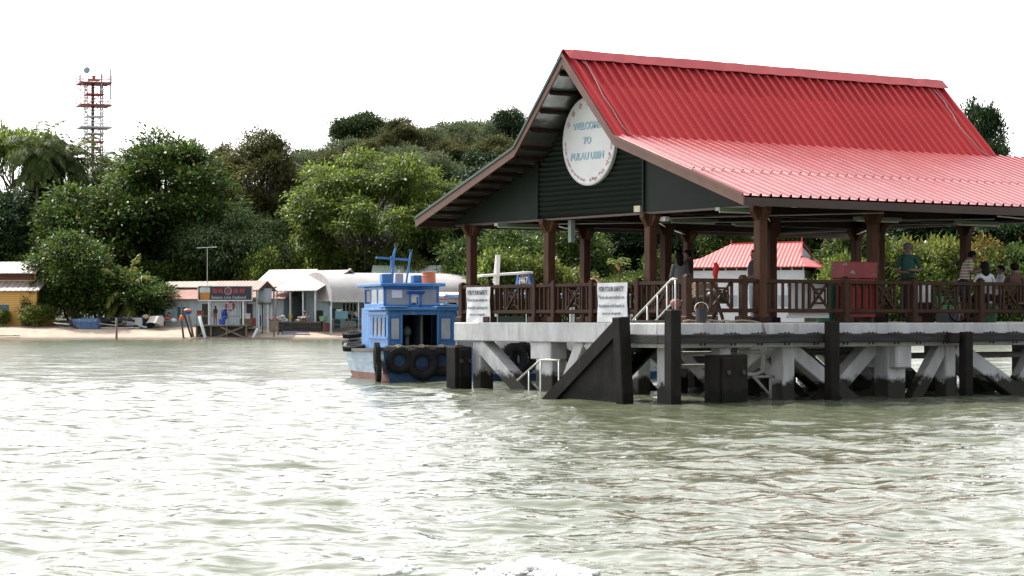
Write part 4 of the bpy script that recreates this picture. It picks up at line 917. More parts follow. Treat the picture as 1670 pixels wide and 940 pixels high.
def sand_nodes(m):
    nt = m.node_tree; p = nt.nodes[m['p']]; rp = nt.nodes[m['ramp']]
    g = _n(nt, 'ShaderNodeNewGeometry'); s = _n(nt, 'ShaderNodeSeparateXYZ'); nt.links.new(g.outputs['Position'], s.inputs[0])
    nz = _n(nt, 'ShaderNodeTexNoise'); nz.inputs['Scale'].default_value = .6; nz.inputs['Detail'].default_value = 6; nt.links.new(g.outputs['Position'], nz.inputs[0])
    a = _n(nt, 'ShaderNodeMath', operation='MULTIPLY_ADD'); a.inputs[1].default_value = 6; nt.links.new(nz.outputs[0], a.inputs[0]); nt.links.new(s.outputs['Y'], a.inputs[2])
    mr = _n(nt, 'ShaderNodeMapRange'); mr.inputs[1].default_value = 211; mr.inputs[2].default_value = 214; nt.links.new(a.outputs[0], mr.inputs[0])
    mx = _n(nt, 'ShaderNodeMix', data_type='RGBA'); mx.inputs[7].default_value = (.035, .045, .02, 1); nt.links.new(mr.outputs[0], mx.inputs[0]); nt.links.new(rp.outputs[0], mx.inputs[6])
    # wet sand at the water's edge
    w1 = _n(nt, 'ShaderNodeMapRange'); w1.inputs[1].default_value = .02; w1.inputs[2].default_value = .22; nt.links.new(s.outputs['Z'], w1.inputs[0])
    m2 = _n(nt, 'ShaderNodeMix', data_type='RGBA'); m2.inputs[6].default_value = (.12, .095, .07, 1); nt.links.new(w1.outputs[0], m2.inputs[0]); nt.links.new(mx.outputs[2], m2.inputs[7])
    nt.links.new(m2.outputs[2], p.inputs['Base Color'])
sand_nodes(sand)
struct(gridmesh('beach', XX, YY, ZZ, sand))
def gz(x, y): return float(terr(x, y))
def ground(u, Y): x = gx(u, Y); return Vector((x, Y, gz(x, Y)))

# ------------------------------------------------------------------ water
rows = [2.0]
while rows[-1] < 60: rows.append(rows[-1] + max(.028, rows[-1] * .0026))
while rows[-1] < 201: rows.append(rows[-1] * 1.006)
rows = np.array(rows); an = np.concatenate([np.linspace(-68, -17, 40)[:-1], np.linspace(-17, 17, 560), np.linspace(17, 68, 40)[1:]])
YW, AW = np.meshgrid(rows, np.tan(np.radians(an)), indexing='ij'); XW = (YW + 3) * AW
def waves(X, Y, dY):
    rs = np.random.RandomState(7); Z = np.zeros_like(X)
    for k in range(60):
        lam = 10 ** rs.uniform(math.log10(.26), math.log10(6.5)); th = R(rs.normal(92, 38)); amp = .0072 * lam ** .85 * rs.uniform(.5, 1.2)
        if lam > 2.0: amp *= .42
        kx, ky = math.cos(th) * 2 * math.pi / lam, math.sin(th) * 2 * math.pi / lam; ph = rs.uniform(0, 6.28)
        fade = np.clip((lam / (dY * 2.6) - 1) / 1.2, 0, 1)
        warp = .9 * (vnoise(X * .23 + k, Y * .23, k) - .5) * 6.28 * .55
        s = np.sin(kx * X + ky * Y + ph + warp); Z += amp * fade * (1 - np.abs(s) * 1.0 if k % 3 == 0 else s * .75) * (.45 + 1.1 * vnoise(X * .11 + 3 * k, Y * .16, 40 + k))
    return Z - Z.mean()
dY = np.gradient(YW, axis=0); dX = np.gradient(XW, axis=1); dd = np.maximum(dY, np.abs(dX) * .8)
ZW = waves(XW, YW, dd)
wat = bpy.data.materials.new('sea_water'); wat.use_nodes = True; nt = wat.node_tree; nt.nodes.clear()
out = _n(nt, 'ShaderNodeOutputMaterial'); p = _n(nt, 'ShaderNodeBsdfPrincipled'); nt.links.new(p.outputs[0], out.inputs[0])
p.inputs['Roughness'].default_value = .06; p.inputs['IOR'].default_value = 1.34; p.inputs['Specular IOR Level'].default_value = .5
g = _n(nt, 'ShaderNodeNewGeometry'); sxyz = _n(nt, 'ShaderNodeSeparateXYZ'); nt.links.new(g.outputs['Position'], sxyz.inputs[0])
mrr = _n(nt, 'ShaderNodeMapRange'); mrr.inputs[1].default_value = 25; mrr.inputs[2].default_value = 130; mrr.inputs[3].default_value = .06; mrr.inputs[4].default_value = .17   # choppier offshore water towards the beach
nt.links.new(sxyz.outputs['Y'], mrr.inputs[0]); nt.links.new(mrr.outputs[0], p.inputs['Roughness'])
n1 = _n(nt, 'ShaderNodeTexNoise'); n1.inputs['Scale'].default_value = .12; n1.inputs['Detail'].default_value = 3
rp = _n(nt, 'ShaderNodeValToRGB'); e = rp.color_ramp.elements; e[0].position = .35; e[0].color = (.094, .107, .062, 1); e[1].position = .65; e[1].color = (.125, .138, .09, 1)
nt.links.new(g.outputs['Position'], n1.inputs[0]); nt.links.new(n1.outputs[0], rp.inputs[0]); nt.links.new(rp.outputs[0], p.inputs['Base Color'])
def wbump(scale, stretch, dist, prev=None, detail=3, rot=0):
    mp = _n(nt, 'ShaderNodeMapping'); mp.inputs['Scale'].default_value = stretch; mp.inputs['Rotation'].default_value = (0, 0, rot); nt.links.new(g.outputs['Position'], mp.inputs[0])
    nz = _n(nt, 'ShaderNodeTexNoise'); nz.inputs['Scale'].default_value = scale; nz.inputs['Detail'].default_value = detail; nz.inputs['Distortion'].default_value = .6; nt.links.new(mp.outputs[0], nz.inputs[0])
    b = _n(nt, 'ShaderNodeBump'); b.inputs['Strength'].default_value = 1; b.inputs['Distance'].default_value = dist; nt.links.new(nz.outputs[0], b.inputs['Height'])
    if prev: nt.links.new(prev.outputs[0], b.inputs['Normal'])
    return b
b1 = wbump(1.1, (.5, 1, 1),  .075, None, 3, .2); b2_ = wbump(5.5, (.5, 1, 1), .018, b1, 4, -.3); nt.links.new(b2_.outputs[0], p.inputs['Normal'])
struct(gridmesh('water', XW, YW, ZW, wat))
far = MB()
for (x0, x1, y0, y1) in ((-1500, 1500, -1500, 1.7), (-1500, -505, 1.7, 200), (505, 1500, 1.7, 200), (-1500, -800, 200, 1500), (800, 1500, 200, 1500)): far.quad((x0, y0, -.05), (x1, y0, -.05), (x1, y1, -.05), (x0, y1, -.05))
struct(far.build('open_water', wat, recalc=False))
# foam thrown up by the boat's own wake, at the bottom edge of the picture
fo = bpy.data.materials.new('sea_foam'); fo.use_nodes = True; q = fo.node_tree.nodes['Principled BSDF']; q.inputs['Base Color'].default_value = (.82, .83, .83, 1); q.inputs['Roughness'].default_value = .5
b = MB(); rg = random.Random(3)
for (u, v, ww, nn, hh) in ((872, 936, .24, 620, .055), (912, 944, .22, 300, .03), (655, 938, .09, 40, .03), (790, 948, .2, 60, .02), (632, 944, .06, 18, .02)):
    Y = EYE * F / (v - 522); x = gx(u, Y)
    for k in range(nn):
        dx = rg.gauss(0, ww * .45); dy = rg.gauss(0, .12); r = rg.uniform(.008, .028); z = hh * math.exp(-(dx / ww / .6) ** 2) * rg.random() + .0 + float(waves(np.array([[x + dx]]), np.array([[Y + dy]]), np.array([[.03]]))[0, 0]) * 0
        b.ball((x + dx, Y + dy, z + .03), (r * 1.3, r * 1.3, r * .8), 6, 4)
fm = b.build('foam', fo, smooth=True, recalc=False); fm['kind'] = 'stuff'

# ------------------------------------------------------------------ shore buildings
def corr(name, col, col2, axis='X', pitch=1.2, rough=.5, metal=0.0, amount=.5):
    m = mat(name, col, col2, rough=rough, metal=metal, scale=1.3, stretch=(1.5, .5, .5) if axis == 'X' else (.5, 1.5, .5)); nt = m.node_tree; p = nt.nodes[m['p']]
    tc = _n(nt, 'ShaderNodeTexCoord'); wv = _n(nt, 'ShaderNodeTexWave', bands_direction=axis); wv.inputs['Scale'].default_value = pitch; nt.links.new(tc.outputs['Object'], wv.inputs[0])
    rp = nt.nodes[m['ramp']]; mw = _n(nt, 'ShaderNodeMix', data_type='RGBA', blend_type='MULTIPLY'); mw.inputs[7].default_value = (.55, .54, .53, 1); pw_ = _n(nt, 'ShaderNodeMath', operation='POWER'); pw_.inputs[1].default_value = 5; nt.links.new(wv.outputs['Fac'], pw_.inputs[0]); nt.links.new(pw_.outputs[0], mw.inputs[0]); nt.links.new(rp.outputs[0], mw.inputs[6]); nt.links.new(mw.outputs[2], p.inputs['Base Color'])
    b = _n(nt, 'ShaderNodeBump'); b.inputs['Strength'].default_value = amount; b.inputs['Distance'].default_value = .05; nt.links.new(wv.outputs['Fac'], b.inputs['Height']); nt.links.new(b.outputs[0], p.inputs['Normal']); return m
zinc = corr('pale_corrugated_roof', (.36, .315, .30), (.25, .21, .195), 'X', .55)
zinc2 = corr('cream_corrugated_roof', (.42, .36, .31), (.31, .26, .22), 'X', .6)
rust = corr('rusty_corrugated_roof', (.36, .15, .11), (.22, .085, .062), 'X', .9)
paleblue = corr('pale_blue_sheet_wall', (.42, .52, .56), (.32, .41, .45), 'X', 2.0, amount=.3)
dkgreen = mat('dark_green_boards', (.02, .045, .035), rough=.7, scale=3)
yellow = corr('yellow_board_wall', (.72, .42, .10), (.6, .34, .08), 'Z', 1.6, amount=.25)
maroon = mat('maroon_door', (.10, .025, .02), rough=.6)
white_p = mat('white_post_paint', (.66, .68, .68), (.52, .54, .54), rough=.6)
grey_p = mat('grey_blue_paint', (.3, .37, .42), (.24, .3, .35), rough=.6)
teal = mat('teal_door', (.05, .12, .15), rough=.6)
canvas = mat('white_canvas', (.44, .42, .43), (.36, .345, .345), rough=.8, scale=.8, bump=.3, bscale=1.2)
tarp_edge = mat('canvas_hem', (.5, .5, .5), rough=.8)
wood = mat('weathered_wood', (.2, .16, .12), (.12, .1, .08), rough=.85, scale=3)
dkwood = mat('dark_weathered_wood', (.045, .04, .034), (.025, .022, .02), rough=.85, scale=3)
def gable_house(name, lab, loc, rz, L, D, wall_h, rise, wallm, roofm, over=.5, z0=-.4, back=True, openings=None):
    """front wall along local x from 0 to L at y=0, ridge parallel to x"""
    t = thing(name, lab, 'house', loc, rz)
    pts = [(0, z0), (D, z0), (D, wall_h), (D / 2, wall_h + rise), (0, wall_h)]
    MB().prism(pts, 'x', 0, L).build('wall', wallm, t)
    b = MB(); k = rise / (D / 2); o = over
    for sg in (0, 1):
        ya, yb = (-o, D / 2) if not sg else (D + o, D / 2); za, zb = wall_h - k * o, wall_h + rise
        b.add([(-o, ya, za + .02), (L + o, ya, za + .02), (L + o, yb, zb + .02), (-o, yb, zb + .02), (-o, ya, za + .09), (L + o, ya, za + .09), (L + o, yb, zb + .09), (-o, yb, zb + .09)], [(3, 2, 1, 0), (4, 5, 6, 7), (0, 1, 5, 4), (1, 2, 6, 5), (2, 3, 7, 6), (3, 0, 4, 7)])
    b.build('roof', roofm, t); return t
# yellow house at the left edge: stepped roof
loc = ground(-40, 207.5)
t = thing('house', 'yellow boarded house with stepped pale roofs at the left edge of the shore', 'house', loc, R(-14))
g0 = loc.z
def zz(v, Y): return EYE + (522 - v) * Y / F
ze, zt = zz(474, 207) - g0, zz(452, 207) - g0
MB().prism([(0, -.6), (4, -.6), (4, ze), (0, ze)], 'x', 0, 6.2).build('wall', yellow, t)
MB().prism([(-.6, ze - .1), (2.0, ze + 1.2), (2.0, ze + 1.28), (-.6, ze - .02)], 'x', -.4, 6.7).build('lower_roof', zinc, t)
MB().prism([(1.2, ze + .9), (3.2, ze + .9), (3.2, ze + 2.0), (2.2, ze + 2.5), (1.2, ze + 1.9)], 'x', 0, 5.5).build('upper_wall', yellow, t)
MB().prism([(.5, ze + 1.55), (2.4, ze + 2.62), (4.0, ze + 1.6), (4.0, ze + 1.68), (2.4, ze + 2.72), (.5, ze + 1.64)], 'x', -.4, 5.9).build('upper_roof', zinc2, t)
MB().bb(.5, 5.4, 1.14, 1.19, ze + 1.0, ze + 1.55).build('upper_window', maroon, t)
d = MB().bb(4.7, 5.65, -.05, -.004, -.3, 2.05).build('door', maroon, t); MB().ball((5.5, -.08, .95), .04, 8, 5).build('handle', steel, d)
MB().bb(2.2, 3.4, -.03, -.004, .9, 1.9).build('window', teal, t)
# long restaurant hut with rusty lean-to roof under a paler upper roof
loc = ground(243, 207.5); loc.z = 1.2; A = -18
t = thing('restaurant_hut', 'long pale blue sheet-walled shore hut with rusty lean-to roof below a whitish one', 'hut', loc, R(A)); g0 = loc.z
ze = zz(489, 206) - g0; L = 13.6
MB().bb(0.2, 1.6, .1, .14, -.3, ze).build('green_boards', dkgreen, t)
MB().bb(1.6, L, .1, .16, -.3, ze + .1).bb(L - .06, L, .17, 5.5, -.3, ze + .3).bb(.2, .26, .17, 5.5, -.3, ze + .3).bb(.2, L, 5.5, 5.56, -.3, ze + 1.6).build('wall', paleblue, t)
MB().prism([(-.6, ze), (2.7, ze + 1.05), (2.7, ze + 1.11), (-.6, ze + .07)], 'x', -.3, L + .4).build('lower_roof', rust, t)
MB().prism([(2.3, ze + 1.12), (4.3, ze + 1.7), (6.2, ze + 1.2), (6.2, ze + 1.27), (4.3, ze + 1.78), (2.3, ze + 1.2)], 'x', -.2, L + .6).build('upper_roof', zinc2, t)
MB().bb(.2, L, 2.6, 2.65, ze + .9, ze + 1.25).build('clerestory', paleblue, t)
for x, ww, z0_, z1_ in ((2.9, .8, .6, 1.7),): 
    wf = MB().bb(x, x + ww, .06, .096, z0_, z1_).build('window', teal, t); MB().bb(x - .06, x + ww + .06, .04, .058, z0_ - .07, z0_).bb(x - .06, x + ww + .06, .04, .058, z1_, z1_ + .06).bb(x + ww / 2 - .03, x + ww / 2 + .03, .04, .058, z0_, z1_).build('window_frame', white_p, wf)
MB().bb(1.7, 2.3, -.15, .09, .9, 1.5).bb(1.65, 2.35, -.2, .09, .4, .5).build('meter_box', white_p, t)
MB().bb(5.4, 6.1, .07, .096, -.2, 1.95).build('doorway', dkwood, t); MB().bb(10.0, 10.5, .07, .096, -.2, 1.95).build('doorway', dkwood, t)
rb = MB().torus((8.2, .05, 1.75), .38, .085, (R(90), 0, 0), 24, 8); o = rb.build('life_ring', mat('life_ring_red', (.6, .06, .04), rough=.5), None, loc, R(A), smooth=True); tag(o, 'red and white life ring hung on the hut wall under the restaurant sign', 'life ring')
for k in range(4): 
    a = k * 1.571 + .78; MB().tube([(8.2 + .38 * math.cos(a - .13), .05, 1.75 + .38 * math.sin(a - .13)), (8.2 + .38 * math.cos(a + .13), .05, 1.75 + .38 * math.sin(a + .13))], .092, 8).build('white_band', white_p, o)
# stilted stall with the sign board
Ys = 197.9; loc = Vector((gx(318, Ys), Ys, 0)); t = thing('stilt_platform', 'dark timber landing stage on stilts at the edge of the beach below the restaurant sign', 'platform', loc, R(-5))
k_ = Ys / F; Lp = 86 * k_; zp = zz(530, Ys)
MB().bb(0, Lp, 0, 5.5, zp - .13, zp).build('deck', wood, t)
MB().bb(.15, Lp - .1, .35, .42, -.6, zp - .13).build('skirt', dkwood, t)
b = MB(); 
for x in (.1, 1.4, 2.8, Lp - .1): b.bar((x, .2, -.8), (x, .2, zp - .13), .14)
b.build('stilt', wood, t)
MB().bar((2.3, .13, zp - .2), (Lp - .1, .13, .05), .16, .06, up=(0, 1, 0)).bar((Lp - .4, .05, zp - .2), (1.6, .05, .0), .14, .06, up=(0, 1, 0)).bar((.9, .13, zp - .3), (.2, .13, .1), .1, .05, up=(0, 1, 0)).build('diagonal', wood, t)
MB().bar((.1, .1, zp + .78), (1.3, .1, zp + .78), .06).bar((.1, .1, zp), (.1, .1, zp + .8), .07).bar((2.4, .1, zp + .75), (Lp - .2, .1, zp + .78), .05).bar((Lp - .2, .1, zp), (Lp - .2, .1, zp + .8), .06).build('rail', wood, t)
# the sign with its roof and posts
sg_ = thing('restaurant_sign', 'dark restaurant sign board with red characters and a glass of beer above the landing stage', 'sign', Vector((gx(324, Ys), Ys - .1, 0)), R(-5))
Ls = 88 * k_; z0_, z1_ = zz(489.5, Ys), zz(467.5, Ys)
navy = mat('sign_navy', (.016, .018, .03), rough=.4)
MB().bb(0, Ls, -.03, .06, z0_, z1_).build('board', navy, sg_)
MB().bb(-.05, Ls + .05, -.06, .07, z0_ - .09, z0_ - .004).bb(-.05, Ls + .05, -.06, .07, z1_ + .004, z1_ + .05).bb(Ls + .002, Ls + .08, -.06, .07, z0_, z1_).bb(-.07, -.002, -.06, .07, z0_, z1_).build('frame', white_p, sg_)
for x in (.9, 4.0): MB().bb(x - .06, x + .06, .08, .2, zp, z1_).build('post', white_p, sg_)
beer = MB().prism([(.18, z0_ + .02), (.98, z0_ + .02), (1.04, z0_ + .66), (.12, z0_ + .66)], 'y', -.045, -.032).build('beer_picture', mat('beer_amber', (.5, .2, .03), (.36, .13, .02), scale=1.5), sg_)
MB().prism([(.12, z0_ + .66), (1.04, z0_ + .66), (1.06, z0_ + 1.04), (.9, z0_ + 1.12), (.25, z0_ + 1.12), (.1, z0_ + 1.04)], 'y', -.045, -.032).build('beer_head', mat('beer_head', (.5, .53, .56), rough=.6), beer)
sred = mat('sign_red', (.55, .07, .09), rough=.5); sgrey = mat('sign_grey', (.42, .46, .52), rough=.5)
H_ = z1_ - z0_
for ch, x in (('海', 1.45), ('味', 2.0), ('酒', 2.68), ('海', 3.35), ('鮮', 3.95)): text(ch, .46, .46, plane_T((x, -.05, z0_ + H_ * .66), (1, 0, 0), (0, 0, 1)), sred, sg_, bold=0, depth=.01)
MB().torus((2.68, -.05, z0_ + H_ * .66), .31, .025, (R(90), 0, 0), 24, 5).build('ring', sgrey, sg_)
text('Season Live Seafood', 3.1, .26, plane_T((2.72, -.05, z0_ + H_ * .2), (1, 0, 0), (0, 0, 1)), sgrey, sg_, bold=.008, depth=.01)
hs_ = thing('stall_roof', 'small rusty gabled roof standing just behind the restaurant sign', 'roof', Vector((gx(330, Ys), Ys + 2.3, 0)), R(-20))
zr_ = zz(468, Ys)
MB().prism([(-.2, zr_ - .35), (1.7, zr_ + .5), (3.6, zr_ - .35), (3.6, zr_ - .28), (1.7, zr_ + .58), (-.2, zr_ - .28)], 'x', .3, 5.3).build('roof', rust, hs_)
MB().prism([(.2, zr_ - .3), (1.7, zr_ + .42), (3.2, zr_ - .3)], 'x', 5.0, 5.06).build('gable', dkgreen, hs_)
for x, y in ((.5, 0), (5.1, 0), (.5, 3.4), (5.1, 3.4)): MB().bb(x - .06, x + .06, y - .06, y + .06, .2, zr_ - .3).build('post', grey_p, hs_)
# awning to the right of the sign
aw = thing('awning', 'low pale awning sloping beside the water tank', 'awning', Vector((gx(398, 201), 201, 0)), R(-5)); za = zz(489, 201)
MB().prism([(-1.2, za - .25), (1.5, za + .2), (1.5, za + .25), (-1.2, za - .2)], 'x', -.2, 2.1).build('sheet', zinc2, aw)
for x in (0, 1.9): MB().bb(x - .04, x + .04, -1.1, -1.02, .3, za - .22).build('post', dkwood, aw); MB().bb(x - .04, x + .04, 1.3, 1.38, .3, za + .15).build('post', dkwood, aw)
# water tank on its stand
Yt = 200.4; tk = thing('water_tank', 'grey cylindrical water tank on white legs beside the restaurant sign', 'water tank', Vector((gx(432, Yt), Yt, 0)))
zb_, zt_ = zz(494, Yt), zz(471, Yt)
MB().lathe([(.55, zb_), (.58, zb_ + .05), (.6, zb_ + .3), (.6, zb_ + .33), (.62, zt_ - .05), (.65, zt_ - .04), (.65, zt_), (.3, zt_ + .03)], 28).build('tank', mat('tank_grey', (.36, .42, .47), (.3, .35, .4), rough=.4), tk)
MB().bb(-.65, .65, -.5, .5, zb_ - .16, zb_ - .004).build('stand', wood, tk)
for x, y in ((-.5, -.4), (.3, -.4), (-.3, .4), (.55, .4)): MB().bb(x - .07, x + .07, y - .07, y + .07, .2, zb_ - .164).build('leg', white_p, tk)
# pale-roofed house right of the tank
Yh = 203; loc = Vector((gx(447, Yh), Yh + 1, 1.0)); A = -38; g0 = loc.z
t = thing('house', 'pale blue shore house with wide whitish corrugated roof, right of the water tank', 'house', loc, R(A)); ze = zz(474, Yh) - g0; rise = (474 - 441) * Yh / F; D = 8.6; L = 5.0
MB().prism([(2.0, -.4), (D, -.4), (D, ze), (D / 2, ze + rise - .1), (2.0, ze + rise * .4)], 'x', 1.9, L).build('wall', paleblue, t)
k = rise / (D / 2)
b = MB()
for ya, yb in ((-.2, D / 2), (D + .2, D / 2)):
    za, zb = ze - k * .2, ze + rise
    b.add([(-.3, ya, za), (L + .35, ya, za), (L + .35, yb, zb), (-.3, yb, zb), (-.3, ya, za + .07), (L + .35, ya, za + .07), (L + .35, yb, zb + .07), (-.3, yb, zb + .07)], [(3, 2, 1, 0), (4, 5, 6, 7), (0, 1, 5, 4), (1, 2, 6, 5), (2, 3, 7, 6), (3, 0, 4, 7)])
b.build('roof', zinc, t)
MB().tube([(L + .2, D / 2, ze + rise + .05), (L + .5, D / 2, ze + rise + .05)], .13, 10).build('ridge_end', zinc2, t)
for x in (.1, 1.8, 3.4, L - .1): MB().bb(x - .06, x + .06, .05, .17, -.5, ze).build('post', white_p, t)
w_ = MB().bb(3.0, 4.1, 1.95, 1.99, .55, 1.55).build('window', dkwood, t); MB().bb(2.92, 4.18, 1.93, 1.98, .42, .5).build('window_sill', white_p, w_)
d_ = MB().bb(L + .004, L + .04, 2.2, 3.3, -.3, 1.75).build('door', teal, t); MB().ball((L + .07, 3.15, .7), .05, 8, 5).build('handle', steel, d_)
for k2 in range(4): MB().bb(L + .004, L + .03, 3.7 + k2 * .5, 3.95 + k2 * .5, 1.5, 2.2).build('vent', dkwood, t)
MB().bb(L + .004, L + .03, 4.0, 4.8, .6, 1.2).bb(L + .004, L + .03, 5.0, 5.8, .6, 1.2).build('window', dkwood, t)
# second cream roof behind it
loc = Vector((gx(420, 209), 209.5, 1.3)); t = gable_house('shed', 'shed with cream corrugated roof behind the pale-roofed house', loc, R(-30), 4.6, 5.0, zz(465, 209) - 1.3, 1.4, paleblue, zinc2); t['category'] = 'shed'
# low wall of planks, green roof behind, tent
t = gable_house('shed', 'hut with pale green corrugated roof showing above the white tent', Vector((gx(612, 214), 216, 1.5)), R(0), 6.6, 3.5, zz(444, 214) - 1.6, .75, paleblue, corr('pale_green_roof', (.45, .56, .50), (.36, .46, .41), 'X', 1.6), z0=-1); t['category'] = 'hut'
Yq = 200.0; tn = thing('tent', 'big white barrel-vaulted canvas tent behind the blue boat', 'tent', Vector((gx(541, Yq), Yq, 0)), R(24))
zb_ = zz(488, Yq); zt_ = zz(443, Yq); Wt = 4.6; Lt = 15.5
prof = [(Wt * (1 - math.cos(math.pi * i / 20)) , zb_ + (zt_ - zb_) * math.sin(math.pi * i / 20) ** .85) for i in range(21)]
# vault runs along local x; its profile stands in the y-z plane, the front end is closed
b = MB(); ni = 14; vs_ = []; rg = random.Random(2)
for i in range(ni + 1):
    for (y, z) in prof: vs_.append((Lt * i / ni, y, z - (.05 if i % 2 else 0) * math.sin(math.pi * min(max((z - zb_) / (zt_ - zb_), 0), 1))))
n = len(prof); b.add(vs_, [(i * n + k, (i + 1) * n + k, (i + 1) * n + k + 1, i * n + k + 1) for i in range(ni) for k in range(n - 1)])
co_ = b.build('canvas', canvas, tn, smooth=True, recalc=False)
MB().prism(prof, 'x', -.01, .03).build('end_wall', canvas, tn)
MB().bb(0, Lt, -.03, .03, zb_ - .28, zb_).build('hem', tarp_edge, tn); MB().bb(-.02, .02, .0, Wt * 2, zb_ - .2, zb_).build('hem', tarp_edge, tn)
for i in range(7): MB().bb(Lt * i / 6 - .04, Lt * i / 6 + .04, .04, .12, .2, zb_ - .0).build('post', white_p, tn); MB().bb(Lt * i / 6 - .04, Lt * i / 6 + .04, Wt * 2 - .1, Wt * 2 - .02, .2, zb_ - .0).build('post', white_p, tn)
aw = thing('awning', 'flat white awning along the shore between the tent and the jetty', 'awning', Vector((gx(706, 200.5), 200.5, 0)), 0); za = zz(479, 200)
MB().prism([(-.6, za - .3), (1.6, za + .1), (1.6, za + .16), (-.6, za - .24)], 'x', 0, 8.5).build('sheet', canvas, aw)
for x in (.1, 2.8, 5.6, 8.4): MB().bb(x - .04, x + .04, -.5, -.42, .2, za - .28).build('post', white_p, aw)
MB().bb(.3, 8.2, 1.3, 1.36, .4, 2.0).build('back_screen', dkgreen, aw)
b = MB(); b.tube([(.2 + .4 * k, -.45, za - .42 - .12 * abs(math.sin(k * .9))) for k in range(21)], .045, 5); b.build('bunting', mat('red_bunting', (.5, .05, .04), rough=.8), aw)
# stall tables under the tent
def table(lab, loc, rz, L, m, nm='stall_table'):
    o = thing(nm, lab, 'table', loc, rz); MB().bb(-L / 2, L / 2, -.4, .4, .74, .79).build('tabletop', m, o); MB().bb(-L / 2 + .1, L / 2 - .1, -.35, .35, .25, .29).build('shelf', m, o)
    for x in (-L / 2 + .06, L / 2 - .06):
        for y in (-.34, .34): MB().bb(x - .03, x + .03, y - .03, y + .03, -.3, .738).build('leg', wood, o)
    return o
bt_ = mat('aquarium_blue', (.10, .26, .32), (.08, .2, .26), rough=.35)
L1 = Vector((gx(556, 200.5), 200.5, 1.0)); table('wooden stall table carrying a blue fish tank under the tent edge', L1, R(8), 1.5, wood)
o = thing('fish_tank', 'blue plastic fish tank on the stall table under the tent', 'tank', L1 + Vector((.05, 0, .795)), R(8)); MB().bb(-.55, .55, -.3, .3, 0, .6).build('body', bt_, o); MB().bb(-.58, .58, -.33, .33, .604, .65).build('rim', grey_p, o)
o = thing('basin', 'white basin on top of the blue fish tank', 'basin', L1 + Vector((-.15, 0, 1.45)), 0); MB().lathe([(.2, 0), (.32, .17), (.35, .18), (.35, .2), (.3, .19)], 18).build('body', white_p, o)
table('teal-topped stall table beside the blue boat', Vector((gx(586, 200.4), 200.4, 1.0)), 0, 1.4, bt_); table('low teal table left of the fish tank table', Vector((gx(536, 201), 201, .95)), 0, 1.0, bt_)
ob_ = mat('blue_plastic', (.03, .09, .42), rough=.4)
# loose goods on the landing stage and beach
def tub(lab, u, v, Y, r, h, m, nm='plastic_tub', z=None):
    o = thing(nm, lab, 'tub', Vector((gx(u, Y), Y, zz(v, Y) if z is None else z))); MB().lathe([(r * .85, 0), (r, h * .9), (r * 1.07, h * .91), (r * 1.07, h), (r * .9, h)], 16).build('body', m, o); return o
tub('blue plastic tub on the landing stage below the restaurant sign', 362, 530, 199.9, .32, .5, ob_)
o = tub('bundle of blue cloth piled over a tub on the landing stage', 366, 521, 200.6, .3, .3, ob_, 'blue_bundle'); b = MB(); rg = random.Random(1)
for k in range(12): b.ball((rg.uniform(-.2, .2), rg.uniform(-.15, .15), .35 + rg.uniform(0, .5)), (.17, .15, .16), 8, 6)
b.build('cloth', mat('blue_cloth', (.02, .05, .26), (.015, .035, .17), rough=.85, scale=4), o, smooth=True)
for k in range(5): MB().tube([(-.25 + k * .12, -.25, -.35), (-.25 + k * .12, -.25, .0)], .02, 6).build('leg', white_p, o)
redb = mat('red_plastic', (.42, .04, .03), rough=.5)
o = thing('crate', 'dark red crate on the rail of the landing stage', 'crate', Vector((gx(327, 199.7), 199.7, zz(514, 199.7)))); MB().bb(-.3, .3, -.2, .2, 0, .35).build('body', mat('dull_red', (.2, .04, .03), rough=.6), o); MB().bb(-.32, .32, -.22, .22, .354, .4).build('rim', dkwood, o)
o = thing('crate', 'bright red crate on the sand left of the water tank', 'crate', Vector((gx(416, 200.8), 200.8, zz(531, 200.8)))); MB().bb(-.35, .35, -.25, .25, 0, .6).build('body', redb, o); MB().bb(-.37, .37, -.27, .27, .604, .66).build('rim', redb, o)
o = thing('cool_box', 'white cool box on the stall counter right of the blue bundle', 'box', Vector((gx(401, 200.6), 200.6, zz(520, 200.6)))); MB().bb(-.4, .4, -.25, .25, 0, .38).build('body', white_p, o); MB().bb(-.42, .42, -.27, .27, .384, .48).build('lid', white_p, o); MB().bb(-.5, .6, -.3, .3, -.8, -.004).build('counter', wood, o)
tub('blue barrel behind the bright red crate', 424, 531, 202.0, .3, .95, ob_, 'barrel'); tub('yellow tub by the wall of the pale-roofed house', 474, 520, 203.0, .18, .4, mat('yellow_plastic', (.6, .45, .05), rough=.5)); tub('green crate tub below the windows of the pale-roofed house', 527, 524, 201.0, .35, .45, mat('pale_green_plastic', (.2, .4, .2), rough=.5))
tub('rusty drum standing on the sand near the plank terrace', 533, 541, 199.6, .28, .75, mat('rust_brown', (.1, .03, .02), (.07, .025, .018), rough=.8), 'drum')
cl_ = [mat('cloth_red_white', (.5, .12, .1), (.6, .58, .58), rough=.85, scale=5, lo=.45, hi=.55), mat('cloth_white_grey', (.55, .55, .56), (.3, .31, .32), rough=.85, scale=4), mat('cloth_brown', (.2, .1, .07), (.45, .42, .4), rough=.85, scale=4, lo=.45, hi=.55)]
